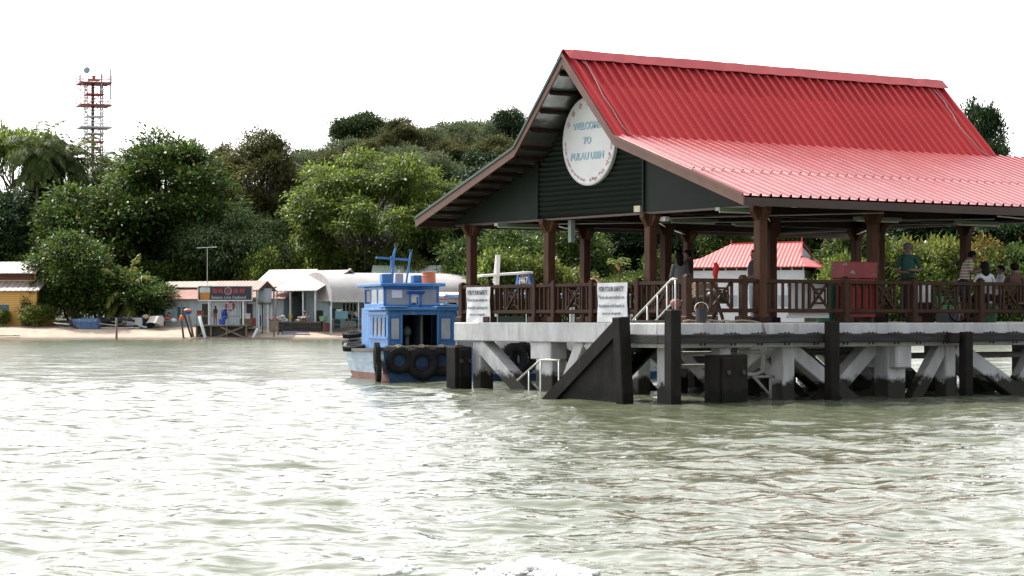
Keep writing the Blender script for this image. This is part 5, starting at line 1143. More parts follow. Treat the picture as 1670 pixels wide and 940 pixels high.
for i, (lab, u, v, ww, hh, m) in enumerate((('heap of red and white cloth on a box beside the tank legs', 449, 524, .9, .6, cl_[0]), ('heap of white sacks right of the red and white cloth', 461, 524.5, .8, .45, cl_[1]), ('brown and white heap below the window of the pale-roofed house', 493, 524, 1.2, .6, cl_[2]))):
    b = MB(); rg = random.Random(20 + i)
    for k in range(14): b.ball((rg.gauss(0, ww * .25), rg.gauss(0, .15), abs(rg.gauss(.1, hh * .35))), (rg.uniform(.12, .28), .2, rg.uniform(.08, .18)), 8, 6)
    o = b.build('cloth_heap', m, None, Vector((gx(u, 201.2), 201.2, zz(v, 201.2))), smooth=True); tag(o, lab, 'heap')
Yp = 201.2; x0 = gx(455, Yp); pt = thing('plank_terrace', 'dark plank-sided terrace on the sand in front of the pale-roofed house', 'terrace', Vector((x0, Yp, 0))); Lp_ = gx(523, Yp) - x0; zp_ = zz(525, Yp)
for k in range(4): MB().bb(0, Lp_, -.6, -.55, zp_ - .3 - k * .26, zp_ - .08 - k * .26).build('plank', dkwood, pt)
MB().bb(-.05, Lp_ + .05, -.65, 3.2, zp_ - .07, zp_).build('floor', wood, pt)
for k in range(4): MB().bb(k * Lp_ / 3.05, k * Lp_ / 3.05 + .1, -.54, -.44, -.3, zp_ - .08).build('post', wood, pt)
o = thing('wooden_box', 'pale wooden box on the sand under the cloth heap by the tank legs', 'box', Vector((gx(449, 201), 201, zz(540, 201)))); MB().bb(-.5, .5, -.4, .4, 0, .95).build('body', mat('pale_box', (.3, .24, .18), (.22, .17, .13), scale=3), o); MB().bb(-.54, .54, -.44, .44, .954, 1.0).build('lid', wood, o)
# poles standing in the shallows
def pole(lab, u0, v0, u1, v1, Y, r, m, cat='pole', grp='poles in the shallows', nm='pole'):
    a, c = at(u0, v0, Y), at(u1, v1, Y); c = c + (c - a).normalized() * 1.2
    b = MB(); b.tube([Vector((0, 0, 0)), (c - a)], [r * .85, r], 8); o = b.build(nm, m, None, a, smooth=True); return tag(o, lab, cat, grp)
pole('grey pole leaning in the shallows before the left end of the landing stage', 325, 516, 336, 556, 197.6, .15, white_p)
pole('thin dark pole leaning left of the landing stage, topmost of the pair', 294, 493, 314, 556, 198.0, .09, dkwood); pole('thick greyish pole right beside the thin leaning one', 308, 514, 316, 555, 198.3, .12, wood)
o = pole('dark post with an orange float on its top, left of the landing stage', 296, 524, 300, 556, 197.8, .1, dkwood); f_ = MB().lathe([(.02, -.05), (.17, .05), (.2, .28), (.14, .48), (.03, .55)], 14).build('float', mat('float_orange', (.7, .12, .03), rough=.5), o, smooth=True)
pole('grey broken stake leaning right, to the right of the landing stage', 420, 536, 410, 556, 197.8, .13, white_p); pole('leaning post standing under the corner of the pale-roofed house', 452, 474, 446, 556, 197.9, .08, wood)
pole('lone thin grey post standing in the water off the scrap heap', 190, 519, 190, 557, 196.6, .11, wood); pole('white post standing near the stall tables', 539, 500, 539, 549, 198.6, .05, grey_p)
o = thing('net_basket', 'orange and blue tub on a post left of the landing stage', 'tub', at(306, 513, 198.6)); MB().lathe([(.25, 0), (.42, .25), (.44, .27)], 14).build('body', ob_, o); MB().ball((0, 0, .32), (.42, .35, .2), 10, 7).build('net', orange, o, smooth=True)
o = thing('boat_cart', 'low blue hand cart with a wheel on the wet sand by the water', 'cart', at(482, 543, 199.0), R(4)); MB().bb(-1.2, 1.2, -.25, .25, 0, .1).build('bed', ob_, o); wl = MB().torus((-1.35, -.1, -.1), .2, .05, (R(90), 0, R(20)), 16, 6).build('wheel', black_rub, o); MB().torus((-1.35, -.1, -.1), .13, .03, (R(90), 0, R(20)), 14, 5).build('rim', white_p, wl)
# people on the beach side
ps = {}; ps.update(armpose('L', (-.24, .06, 1.12), (-.1, .22, 1.05), (-.04, .27, 1.05)))
person('woman in dark sleeveless top and brown skirt on the landing stage under the sign', Vector((gx(351, 201.2), 201.2, zz(530, 201.2) - .02)), yaw(165), ps, cm('dark_shirt', (.03, .025, .025)), cm('brown_skirt', (.2, .11, .08)), cm('shoe', (.03, .025, .02)), sleeve=.1, hair='long')
ps = {}; ps.update(chest=(0, .12, 1.24, .145), collar=(0, .2, 1.35, .09), neck=(0, .26, 1.41, .054), skull=(0, .33, 1.47, .088), crown=(0, .37, 1.54, .068), shL=(-.16, .2, 1.33, .062), shR=(.16, .2, 1.33, .062), waist=(0, .05, 1.07, .125)); ps.update(armpose('L', (-.2, .38, 1.1), (-.15, .52, .95), (-.14, .58, .9))); ps.update(armpose('R', (.2, .38, 1.1), (.15, .52, .95), (.14, .58, .9)))
person('person in pale shirt bending over the stall table beside the blue boat', Vector((gx(583, 201.4), 201.4, .98)), yaw(60), ps, cm('cream_shirt', (.5, .42, .38)), cm('navy_shorts', (.02, .025, .04)), cm('shoe', (.03, .025, .02)))
# scrap heap and old boats on the sand
def small_boat(lab, u, v, Y, rz, roll, L, m, m2):
    o = thing('old_boat', lab, 'boat', at(u, v, Y), rz); st = [(-L / 2, .42, .38, .36), (-L / 6, .52, .36, .44), (L / 4, .42, .4, .32), (L / 2, .04, .52, .03)]
    h = hull(o, L, [(y, a, b_, c) for y, a, b_, c in st], [m, m, m2]); g_ = MB()
    for i in range(3):
        for s in (-1, 1): g_.bar((s * st[i][1], st[i][0], st[i][2]), (s * st[i + 1][1], st[i + 1][0], st[i + 1][2]), .05)
    g_.build('gunwale', m2, o); MB().bb(-.4, .4, -.3, -.08, .26, .3).build('thwart', m2, o); o.rotation_euler = (0, roll, rz); return o
obl = worn(mat('old_blue_paint', (.05, .12, .26), (.04, .09, .2), rough=.7), (.3, .28, .26), .6, .66, 5)
owh = worn(mat('old_white_paint', (.5, .5, .47), (.4, .4, .38), rough=.7), (.25, .2, .16), .6, .68, 4)
small_boat('upturned old blue boat lying tilted at the left of the scrap heap', 140, 527, 203.4, R(68), R(152), 2.8, obl, obl); small_boat('upturned whitish boat at the right end of the scrap heap', 252, 523, 203.6, R(35), R(200), 2.5, owh, owh)
small_boat('small grey-white dinghy half buried in the middle of the scrap heap', 217, 526, 204.4, R(80), R(8), 2.0, owh, obl)
sp = [mat('scrap_dark', (.03, .028, .027), (.018, .016, .015), rough=.85), wood, grey_p, dkwood]
rg = random.Random(12)
for k in range(48):
    u = rg.gauss(195, 42); Y = rg.uniform(203.6, 206); x = gx(u, Y); L = rg.uniform(.8, 2.6); a = rg.gauss(0, .5); tl = rg.gauss(0, .28)
    b = MB(); b.box((0, 0, 0), (L, rg.uniform(.12, .35), rg.uniform(.08, .24))); o = b.build('plank', sp[0 if rg.random() < .6 else rg.randrange(4)], None, (x, Y, gz(x, Y) + rg.uniform(.1, .95) * max(.15, 1 - abs(u - 200) / 90)), a); o.rotation_euler = (rg.gauss(0, .3), tl, a)
    tag(o, 'weathered timber scrap tangled in the heap behind the old boats on the sand', 'scrap', 'timber scrap in the heap')
for lab, u, v, L, m in (('long white plank lying across the sand in front of the scrap heap', 196, 535, 3.6, white_p), ('pale board sticking out of the scrap heap above the blue boat', 166, 526, 2.6, owh), ('grey board lying at the left end of the scrap heap', 100, 527, 1.4, white_p), ('dark log at the waterline at the far left', 12, 549, 2.2, dkwood)):
    p0 = at(u, v, 203.0 if v < 540 else 198.6); p0.z = gz(p0.x, p0.y) + (.12 if v > 530 else .5); b = MB(); b.box((0, 0, 0), (L, .22, .06)).box((L * .3, 0, .05), (.06, .26, .05)); o = b.build('board', m, None, p0, rg.uniform(-.1, .1)); o.rotation_euler = (0, R(7) if v < 530 else 0, -.05); tag(o, lab, 'board')
for lab, u, v, m, r in (('yellowish sack beside the upturned whitish boat', 238, 518, mat('sack', (.45, .36, .26), rough=.9), .3), ('red fuel can on the sand right of the upturned whitish boat', 272, 520, redb, .22), ('white sack on the sand further right beyond the red can', 283, 523, white_p, .24), ('blue sack between the upturned whitish boat and the red can', 263, 517, obl, .22)):
    b = MB(); b.ball((0, 0, r * .6), (r, r * .8, r * .75), 10, 7); b.ball((r * .5, 0, r * .5), (r * .7, r * .6, r * .5), 8, 6); o = b.build('sack', m, None, at(u, v + 2, 204.2), smooth=True); tag(o, lab, 'sack' if 'can' not in lab else 'can')
# television aerial
o = thing('aerial', 'tall thin television aerial mast rising behind the long rusty-roofed hut', 'aerial', ground(338, 209)); hz_ = zz(404, 209) - o.location.z
MB().tube([(0, 0, 0), (0, 0, hz_)], .035, 6).build('mast', steel, o); b = MB(); b.tube([(-1.0, 0, hz_ - .05), (.9, 0, hz_ + .05)], .03, 5)
for k in range(8): b.tube([(-.9 + k * .24, -.35, hz_), (-.9 + k * .24, .35, hz_)], .018, 5)
b.build('antenna', steel, o)
# red-roofed hall on the right shore
Yr = 196.0; loc = Vector((gx(1090, Yr), Yr + 8.5, 1.2)); g0 = loc.z
rs_ = corr('red_hall_roof', (.52, .09, .085), (.46, .07, .07), 'X', .9, rough=.45); rs2 = corr('red_hall_roof_end', (.48, .07, .07), (.42, .06, .06), 'Y', 1.7, rough=.45)
rh = thing('hall', 'white-walled hall with red hipped and gabled roof on the shore beyond the jetty', 'hall', loc, R(-20)); k_ = Yr / F
def hp(u, v, dy): return Vector((gx(u, Yr) - gx(1090, Yr), dy, zz(v, Yr) - g0))
E1, E2 = hp(1090, 433, -.6), hp(1340, 433, -.6); A1, A2 = hp(1195, 392, 3.4), hp(1318, 390, 3.4)
B1, B2 = Vector((E1.x, 7.4, E1.z)), Vector((E2.x, 7.4, E2.z)); m1, m2 = hp(1155, 417, .9), hp(1290, 416, .9)
b = MB(); b.add([E1, E2, m2 + Vector((2.0, 0, 0)), m1, A1, A2], [(0, 1, 2, 3), (3, 2, 5, 4)]); b.add([B1, B2, Vector((m2.x + 2.0, 5.9, m2.z)), Vector((m1.x, 5.9, m1.z)), A1, A2], [(1, 0, 3, 2), (2, 3, 4, 5)]); b.add([E1, m1, Vector((m1.x, 5.9, m1.z)), B1, A1], [(0, 1, 2, 3), (1, 4, 2)])
ro = b.build('roof', rs_, rh, recalc=False); q = ro.modifiers.new('t', 'SOLIDIFY'); q.thickness = .12
b = MB(); b.add([E2, B2, Vector((E2.x + 1.6, 7.6, E2.z - .1)), Vector((E2.x + 1.6, -.8, E2.z - .1)), m2 + Vector((2.0, 0, .0)), Vector((m2.x + 2.0, 5.9, m2.z))], [(0, 3, 4), (3, 2, 5, 4), (2, 1, 5)]); r2_ = b.build('roof_end', rs2, rh, recalc=False); q = r2_.modifiers.new('t', 'SOLIDIFY'); q.thickness = .1
MB().add([m2 + Vector((2.0, .15, .02)), Vector((m2.x + 2.0, 5.75, m2.z + .02)), A2 + Vector((-.2, 0, -.1))], [(0, 1, 2)]).build('gable_vent', grey_p, rh, recalc=False)
MB().bar(A2, m2 + Vector((2.05, -.1, 0)), .14, .12).bar(A2, Vector((m2.x + 2.05, 6.0, m2.z)), .14, .12).bar(A1, A2 + Vector((.1, 0, 0)), .18, .14).tube([A2, A2 + Vector((0, 0, .7))], [.07, .03], 6).tube([A1, A1 + Vector((0, 0, .4))], [.07, .03], 6).build('ridge', rs2, rh)
hall_w = mat('hall_white_wall', (.62, .64, .68), (.54, .56, .6), rough=.7, scale=1)
zc = zz(439, Yr) - g0
MB().bb(E1.x + .8, E2.x - .2, 0, 6.8, -.6, zc).build('wall', hall_w, rh); MB().bb(E1.x + .9, E2.x - .3, .1, 6.7, zc + .004, E1.z + .1).build('clerestory', dkwood, rh)
for i in range(13): x = E1.x + .9 + i * (E2.x - E1.x - 1.2) / 12; MB().bb(x - .05, x + .05, -.03, .09, zc + .004, E1.z + .05).build('mullion', white_p, rh)
MB().bb(E1.x + .8, E2.x - .2, -.1, -.004, 1.25, 1.38).build('wall_band', mat('red_band', (.28, .06, .05), rough=.6), rh)
for i in range(5): x = E1.x + 1.3 + i * 2.4; MB().bb(x, x + 1.0, -.05, -.004, 1.7, 2.7).build('window', grey_p, rh)
b = MB()
for i in range(24): b.bb(E1.x + 1 + i * .1, E1.x + 1.03 + i * .1, -1.2, -1.17, 1.2, 2.1)
b.build('grille', grey_p, rh)

# ------------------------------------------------------------------ radio tower
Yr = 430.0; bx = gx(153, Yr); tw = thing('radio_tower', 'red and white lattice radio tower with three antenna platforms above the trees', 'tower', (bx, Yr, 6), R(20)); hz_ = lambda v: zz(v, Yr) - 6
tred = mat('tower_red', (.36, .07, .07), rough=.5); twh = mat('tower_white', (.66, .64, .64), rough=.5); tdk = mat('tower_dark', (.10, .08, .08), rough=.6)
H = 1.5; secs = [(-2, 262, twh), (262, 232, tred), (232, 172, twh), (172, 136, tred)]
b = {}
def lat(z0, z1, m):
    q = MB(); n = max(1, round((z1 - z0) / 2.6))
    for sx in (-1, 1):
        for sy in (-1, 1): q.bar((sx * H, sy * H, z0), (sx * H, sy * H, z1), .18)
    for i in range(n):
        a, c = z0 + (z1 - z0) * i / n, z0 + (z1 - z0) * (i + 1) / n
        for s in (-1, 1):
            q.bar((-H, s * H, a), (H, s * H, c), .10).bar((H, s * H, a), (-H, s * H, c), .10).bar((s * H, -H, a), (s * H, H, c), .10).bar((s * H, H, a), (s * H, -H, c), .10)
            q.bar((-H, s * H, a), (H, s * H, a), .1).bar((s * H, -H, a), (s * H, H, a), .1)
    return q.build('lattice_section', m, tw)
tpk = mat('tower_faded_red', (.5, .2, .2), (.42, .15, .15), rough=.6)
lat(0, hz_(262), twh); lat(hz_(262), hz_(228), tpk); lat(hz_(228), hz_(172), twh); lat(hz_(172), hz_(136), tpk)
MB().bar((-.2, 0, 0), (-.2, 0, hz_(136)), .55, .4).build('cable_ladder', tdk, tw)
for v, m, r in ((137, tred, 3.0), (173, tred, 3.0), (209, twh, 3.0), (155, tred, 1.75), (191, twh, 1.75), (219, twh, 1.75), (232, tred, 1.75)):
    z = hz_(v); q = MB().bb(-r, r, -r, r, z - .12, z + .12)
    pl_ = q.build('platform', m if r > 2 else m, tw)
    if r > 2:
        q = MB()
        for s in (-1, 1):
            for zz_ in (.6, 1.2): q.bar((-r, s * r, z + zz_), (r, s * r, z + zz_), .09).bar((s * r, -r, z + zz_), (s * r, r, z + zz_), .09)
            for k in range(5):
                q.bar((-r + k * r / 2, s * r, z), (-r + k * r / 2, s * r, z + 1.2), .07).bar((s * r, -r + k * r / 2, z), (s * r, -r + k * r / 2, z + 1.2), .07)
            for k in range(4): q.bar((-r + k * r / 2, s * r, z), (-r + (k + 1) * r / 2, s * r, z + 1.2), .07)
            for s2 in (-1, 1): q.bar((s * H, s2 * H, z - 1.8), (s * r, s2 * r, z), .09)
        q.build('guard_rail', tpk if m is tred else m, pl_)
z = hz_(137)
for x, y, h0, h1, w_ in ((-2.7, -2.7, -3, 3, .12), (2.8, -2.7, -3, 2.7, .25), (2.0, 2.8, -.5, 2.2, .3), (-2.2, 2.7, -2.5, 2.4, .2), (-1.3, -1.3, 0, 4.6, .1), (1.4, 1.3, 0, 4.4, .1), (1.0, -2.9, -2, 1.8, .2)):
    MB().bar((x, y, z + h0), (x, y, z + h1), w_).build('antenna', grey_p, tw)
MB().lathe([(.05, 0), (.6, .1), (.65, .25), (.05, .3)], 16, T=Matrix.Translation((-1.7, -2.8, z + 2.2)) @ Euler((R(80), 0, R(-30))).to_matrix().to_4x4()).build('dish', grey_p, tw)
MB().bb(-1.1, 1.1, -1.1, 1.1, z + .6, z + .85).bb(-.3, .3, -.3, .3, z + .85, z + 1.6).build('top_frame', tred, tw)
# ------------------------------------------------------------------ trees
bark = mat('bark', (.10, .075, .055), (.05, .04, .03), rough=.9, scale=6, stretch=(3, 3, .6), bump=.5)
bark_dk = mat('dark_bark', (.045, .036, .028), (.025, .02, .016), rough=.9, scale=6, bump=.5)
LM = dict(
    almond=leafmat('almond_leaf', (.022, .052, .011), (.062, .115, .022), (.115, .165, .03), odd=(.12, .06, .02), rough=.45, spec=.22),
    dark=leafmat('dark_leaf', (.012, .03, .011), (.03, .06, .02), (.05, .09, .03), rough=.4, trans=.22, spec=.2),
    bright=leafmat('bright_leaf', (.034, .066, .012), (.095, .148, .026), (.18, .235, .045), rough=.4, trans=.55),
    brown=leafmat('brownish_leaf', (.045, .054, .018), (.09, .095, .032), (.13, .125, .045), rough=.6, trans=.25, spec=.12),
    casu=leafmat('grey_green_leaf', (.02, .042, .016), (.05, .082, .028), (.08, .115, .045), rough=.6, trans=.25, spec=.08),
    hill=leafmat('hill_leaf', (.06, .085, .04), (.105, .135, .065), (.15, .17, .09), rough=.6, trans=.25, spec=.12),  # lighter, greyer green: distance haze put into the leaf colour
    yellow=leafmat('yellow_green_leaf', (.05, .085, .016), (.14, .18, .035), (.24, .24, .06), rough=.4, trans=.38),
    autumn=leafmat('turning_leaf', (.09, .10, .02), (.24, .19, .03), (.35, .22, .04), rough=.42, trans=.35),
    palm=leafmat('palm_leaf', (.03, .055, .014), (.075, .105, .03), (.13, .15, .05), rough=.5, trans=.32, spec=.12),
    ypalm=leafmat('young_palm_leaf', (.12, .16, .025), (.25, .28, .05), (.33, .30, .09), rough=.4, trans=.4))

def leaf_cloud(P, Nrm, Dr, L, Wd):
    """one folded leaf (two faces) per point: P positions, Nrm upper side, Dr tip direction"""
    n = len(P); S = np.cross(Dr, Nrm); S /= np.linalg.norm(S, axis=1, keepdims=True) + 1e-9
    L = L[:, None]; Wd = Wd[:, None]
    V = np.stack([P, P + Dr * L * .55 + S * Wd * .5 + Nrm * Wd * .10, P + Dr * L - Nrm * L * .10, P + Dr * L * .55 - S * Wd * .5 + Nrm * Wd * .10], 1)
    F4 = np.arange(n * 4).reshape(n, 4); return V.reshape(-1, 3), F4
def quadmesh(name, V, F4, m):
    me = bpy.data.meshes.new(name); me.vertices.add(len(V)); me.vertices.foreach_set('co', V.astype('f').ravel())
    me.loops.add(F4.size); me.loops.foreach_set('vertex_index', F4.ravel().astype('i')); me.polygons.add(len(F4)); me.polygons.foreach_set('loop_start', np.arange(0, F4.size, 4).astype('i'))
    me.update(calc_edges=True); me.validate(); me.materials.append(m); return me

def make_tree(seed, W, H, trunk_h, kind, nl, twigs, per, leaf, flat=.6, tier=False, lobe=(.17, .3), droop=.2, trunk_r=.25, multi=1, hollow=.5, umbrella=False, bushy=False, aspect=.5, dome=0.0):
    """crown of W x H sitting on a trunk of height trunk_h (origin at the foot)"""
    rs = np.random.RandomState(seed); cen = []
    zc = trunk_h + H / 2
    tries = 0
    while len(cen) < nl and tries < 4000:
        tries += 1; d = rs.normal(size=3); d /= np.linalg.norm(d); r = rs.uniform(.25, 1) ** .45
        q = d * r * np.array([W / 2, W / 2 * .9, H / 2]) * np.array([.8, .8, .82])
        if dome: q[:2] *= (1 - dome * max(0, q[2] / (H * .41)) ** 1.3)
        if umbrella and q[2] < -H * .1: continue
        if not bushy and q[2] < -.25 * H and abs(q[0]) + abs(q[1]) > W * .5: continue
        cen.append((q[0], q[1], q[2] + zc, W * rs.uniform(*lobe)))
    cen = np.array(cen); Ps = []; Ns = []; Ds = []; Ls = []
    for (cx, cy, cz, r) in cen:
        # twig ends on the shell of the lobe, mostly its upper and outer side
        d = rs.normal(size=(twigs, 3)); d[:, 2] = np.where(rs.rand(twigs) < .72, np.abs(d[:, 2]), d[:, 2]); d /= np.linalg.norm(d, axis=1, keepdims=True)
        rad = r * (hollow + (1 - hollow) * rs.rand(twigs) ** .5) * (1 + .28 * np.sin(d[:, 0] * 7 + cx) * np.sin(d[:, 1] * 6 + cy))
        t = np.array([cx, cy, cz]) + d * rad[:, None] * np.array([1, 1, flat])
        if tier: t[:, 2] = cz + (np.round((t[:, 2] - cz) / (r * .36)) * r * .36) + rs.normal(0, .05 * r, twigs)
        for k in range(per):
            off = rs.normal(0, leaf * (.9 if not tier else 1.25), (twigs, 3)) * np.array([1, 1, .55])
            Ps.append(t + off); out_ = d + rs.normal(0, .55, (twigs, 3)) + off / (leaf * 2)
            out_[:, 2] -= droop + rs.rand(twigs) * droop; out_ /= np.linalg.norm(out_, axis=1, keepdims=True)
            up = np.array([0, 0, 1.0]) + d * .45 + rs.normal(0, .38, (twigs, 3)); up -= out_ * (up * out_).sum(1, keepdims=True); up /= np.linalg.norm(up, axis=1, keepdims=True) + 1e-9
            Ns.append(up); Ds.append(out_); Ls.append(leaf * rs.uniform(.7, 1.35, twigs))
    P = np.concatenate(Ps); Nn = np.concatenate(Ns); Dd = np.concatenate(Ds); L = np.concatenate(Ls)
    V, F4 = leaf_cloud(P, Nn, Dd, L, L * aspect); crown = quadmesh('crown', V, F4, LM[kind])
    # trunk and limbs reaching into the lobes
    b = MB(); rng = random.Random(seed)
    stems = []
    for m in range(multi):
        a = 6.283 * m / max(multi, 1) + rng.uniform(-.4, .4); sp = (.0 if multi == 1 else W * .09)
        top = Vector((math.cos(a) * sp * 1.8 + rng.uniform(-.3, .3), math.sin(a) * sp * 1.8, trunk_h + H * .3)); base = Vector((math.cos(a) * sp * .25, math.sin(a) * sp * .25, -.5))
        mid = base.lerp(top, .5) + Vector((rng.uniform(-.3, .3), rng.uniform(-.3, .3), 0)); b.tube([base, mid, top], [trunk_r * 1.25, trunk_r * .85, trunk_r * .5], 8); stems.append((base, mid, top))
    for i, c in enumerate(cen):
        s_ = stems[i % len(stems)]; f = rng.uniform(.1, 1); p0 = s_[1].lerp(s_[2], f); p2 = Vector(c[:3]); p1 = p0.lerp(p2, .5) + Vector((0, 0, -.08 * (p2 - p0).length))
        b.tube([p0, p1, p2], [trunk_r * .38, trunk_r * .26, trunk_r * .1], 5, cap=False)
        for k in range(2):
            e_ = p2 + Vector((rng.uniform(-1, 1), rng.uniform(-1, 1), rng.uniform(0, .8))) * c[3] * .8; b.tube([p1.lerp(p2, .6), e_], [trunk_r * .14, trunk_r * .05], 4, cap=False)
    tr = b.build('trunk', bark if kind not in ('dark', 'brown', 'casu') else bark_dk, smooth=True, recalc=False); tm = tr.data; bpy.data.objects.remove(tr)
    return crown, tm, (W, trunk_h + H)

def plant(proto, label, u, vtop, Y, wpx=None, cat='tree', name='tree', group=None, rz=None, base=None):
    """stand a tree so that its top shows at v = vtop; wpx = crown width in photograph pixels"""
    cr, tm, (W, Ht) = proto; g = ground(u, Y)
    if base is not None: g.z = base
    h = zz(vtop, Y) - g.z; kz = h / Ht; kx = (wpx * Y / F / W * 1.16) if wpx else kz
    t = thing(name, label, cat, g, (hash((u * 7 + vtop)) % 628) / 100 if rz is None else rz, group); t.scale = (kx, kx, kz)
    for me, nm in ((tm, 'trunk'), (cr, 'crown')):
        o = bpy.data.objects.new(nm, me); COL.objects.link(o); o.parent = t
    return t

T_ALM = make_tree(1, 15, 14, 3.0, 'almond', 92, 50, 10, .38, flat=.45, tier=True, lobe=(.06, .12), trunk_r=.38, dome=.65)
T_ALM2 = make_tree(2, 12, 8, 1.6, 'almond', 56, 52, 9, .38, flat=.5, tier=True, lobe=(.08, .15), trunk_r=.28, dome=.4)
T_DARK = make_tree(3, 12, 12, 3.0, 'dark', 60, 62, 9, .38, flat=.65, lobe=(.09, .18), trunk_r=.35)
T_BRI = make_tree(4, 17.5, 11.5, 2.2, 'bright', 105, 48, 11, .34, flat=.42, lobe=(.05, .105), multi=5, trunk_r=.24, droop=.45, aspect=.42)
T_BRO = make_tree(5, 12, 10, 4.0, 'brown', 80, 62, 9, .28, flat=.75, lobe=(.07, .14), trunk_r=.35, dome=.35)
T_CAS = make_tree(6, 11, 6.5, 1.2, 'casu', 64, 80, 9, .32, flat=.6, lobe=(.08, .16), droop=.5, trunk_r=.25, aspect=.24, bushy=True)
T_UMB = make_tree(7, 12, 5, 6.5, 'casu', 30, 110, 9, .40, flat=.4, lobe=(.12, .22), umbrella=True, trunk_r=.32)
T_HIL = make_tree(8, 12, 9, 3.0, 'hill', 56, 60, 8, .40, flat=.7, lobe=(.09, .17), trunk_r=.3)
T_SHR = make_tree(9, 5, 3.2, .3, 'bright', 26, 60, 8, .24, flat=.7, lobe=(.16, .28), trunk_r=.07, multi=3, bushy=True)
T_SHY = make_tree(10, 5, 3.4, .3, 'yellow', 26, 60, 8, .24, flat=.7, lobe=(.16, .28), trunk_r=.07, multi=3, bushy=True)
T_SHA = make_tree(11, 6, 4.5, .4, 'almond', 26, 70, 8, .30, flat=.7, lobe=(.15, .26), trunk_r=.1, multi=2, bushy=True)
T_SHO = make_tree(12, 5, 4.0, .3, 'autumn', 24, 60, 8, .24, flat=.7, lobe=(.16, .28), trunk_r=.08, multi=2, bushy=True)
T_ALB = make_tree(13, 14, 4.5, 8, 'bright', 22, 70, 7, .38, flat=.3, lobe=(.11, .2), umbrella=True, trunk_r=.3)

def palm_protos(seed, n, fl, kind, th, lean=1.2, droop=1.0, leaf=1.0, r0=.2):
    rs = random.Random(seed); b = MB(); top = Vector((lean, 0, th)); b.tube([Vector((0, 0, -.5)), Vector((lean * .25, 0, th * .45)), top], [r0 * 1.3, r0 * .85, r0 * .7], 9); o = b.build('trunk', bark, smooth=True, recalc=False); tm = o.data; bpy.data.objects.remove(o)
    P = []; N_ = []; D = []; L = []; W_ = []
    for i in range(n):
        az = 6.283 * i * .382 + rs.uniform(-.2, .2); el = R(70 - 108 * (i / n) + rs.uniform(-10, 10)); q = top.copy(); d = Vector((math.cos(az) * math.cos(el), math.sin(az) * math.cos(el), math.sin(el))); k = 30; st = fl * rs.uniform(.85, 1.1) / k
        for j in range(k):
            d = (d + Vector((0, 0, -.047 * droop * (1 + j / k)))).normalized(); q2 = q + d * st; side = d.cross(Vector((0, 0, 1))).normalized(); upv = side.cross(d).normalized()
            if j > 2:
                ll = leaf * fl * .26 * math.sin(math.pi * min(1, (j + 3) / (k + 3))) ** .6
                for sg in (-1, 1):
                    ld = (side * sg + d * .65 + upv * .15 + Vector((0, 0, -.7 * droop)) + Vector((rs.gauss(0, .12), rs.gauss(0, .12), rs.gauss(0, .12)))).normalized(); P.append(q2); D.append(ld); N_.append((upv - ld * upv.dot(ld)).normalized()); L.append(ll * rs.uniform(.8, 1.15)); W_.append(.10 * fl / 3)
            P.append(q); D.append(d); N_.append(upv); L.append(st * 1.5); W_.append(.06); q = q2
    V, F4 = leaf_cloud(np.array(P), np.array(N_), np.array(D), np.array(L), np.array(W_)); return quadmesh('crown', V, F4, LM[kind]), tm, (fl * 2, th + fl * .75)
T_PALM = palm_protos(1, 44, 4.4, 'palm', 16.5, .3); T_PALM2 = palm_protos(2, 42, 4.1, 'palm', 16.0, -.4); T_YP = palm_protos(3, 14, 2.6, 'ypalm', .9, .2, .7, r0=.14)

# the shore, from the left
plant(T_ALB, 'wide flat-topped pale feathery tree at the top left behind the palms', 22, 197, 262, 150)
plant(T_PALM, 'tallest coconut palm, leftmost of three, with vine-wrapped trunk', 58, 195, 236, None, 'palm', 'coconut_palm', rz=.4)
plant(T_PALM2, 'ragged coconut palm in the middle of the three, left of the radio tower', 113, 210, 240, None, 'palm', 'coconut_palm', rz=2.0)
plant(T_PALM, 'shorter coconut palm below the radio tower, beside the big tiered tree', 182, 232, 246, None, 'palm', 'coconut_palm', rz=4.1)
plant(T_DARK, 'dark leafy tree at the far left edge behind the yellow house', 5, 300, 222, 150); plant(T_DARK, 'vine-covered dark tree under the tallest palm', 62, 262, 240, 95)
plant(T_ALM, 'big dark tiered tree dominating the left shore, right of the radio tower', 268, 203, 228, 268)
plant(T_ALM2, 'mid-height tiered tree in front of the palms and below the radio tower', 128, 303, 222, 190)
plant(T_ALM2, 'glossy dark bushy tree on the beach beside the yellow house', 122, 378, 208.5, 146, base=1.0); plant(T_SHA, 'glossy dark shrub filling the gap left of the young palm', 172, 440, 209.5, 120)
plant(T_SHA, 'low glossy bush spreading in front of the left end of the rusty roof', 232, 452, 208.2, 110, 'bush', 'bush'); plant(T_SHA, 'dark bush against the yellow house wall right of its door', 62, 465, 207.2, 45, 'bush', 'bush')
plant(T_SHY, 'yellow-green bush on the sand in front of the yellow house', 62, 497, 205.6, 54, 'bush', 'bush'); plant(T_SHY, 'small yellow-green bush at the left edge of the photograph', -2, 505, 206, 36, 'bush', 'bush')
plant(T_YP, 'young yellow-green palm standing above the bushes left of the rusty roof', 203, 408, 206.6, 85, 'palm', 'young_palm', rz=1.0)
plant(T_DARK, 'dark tree standing right behind the rusty-roofed hut', 305, 350, 224, 120); plant(T_DARK, 'dark tree filling in below the big tiered tree', 215, 345, 231, 120)
plant(T_BRO, 'rounded brownish tree right of the big tiered tree', 428, 212, 268, 180); plant(T_BRO, 'lower brownish tree left of the rounded one, half hidden by it', 366, 236, 285, 110)
plant(T_CAS, 'grey-green feathery tree behind the long hut and its aerial', 388, 342, 221, 190)
plant(T_BRI, 'large bright green many-stemmed tree behind the white tent', 610, 232, 224, 300, base=1.2)
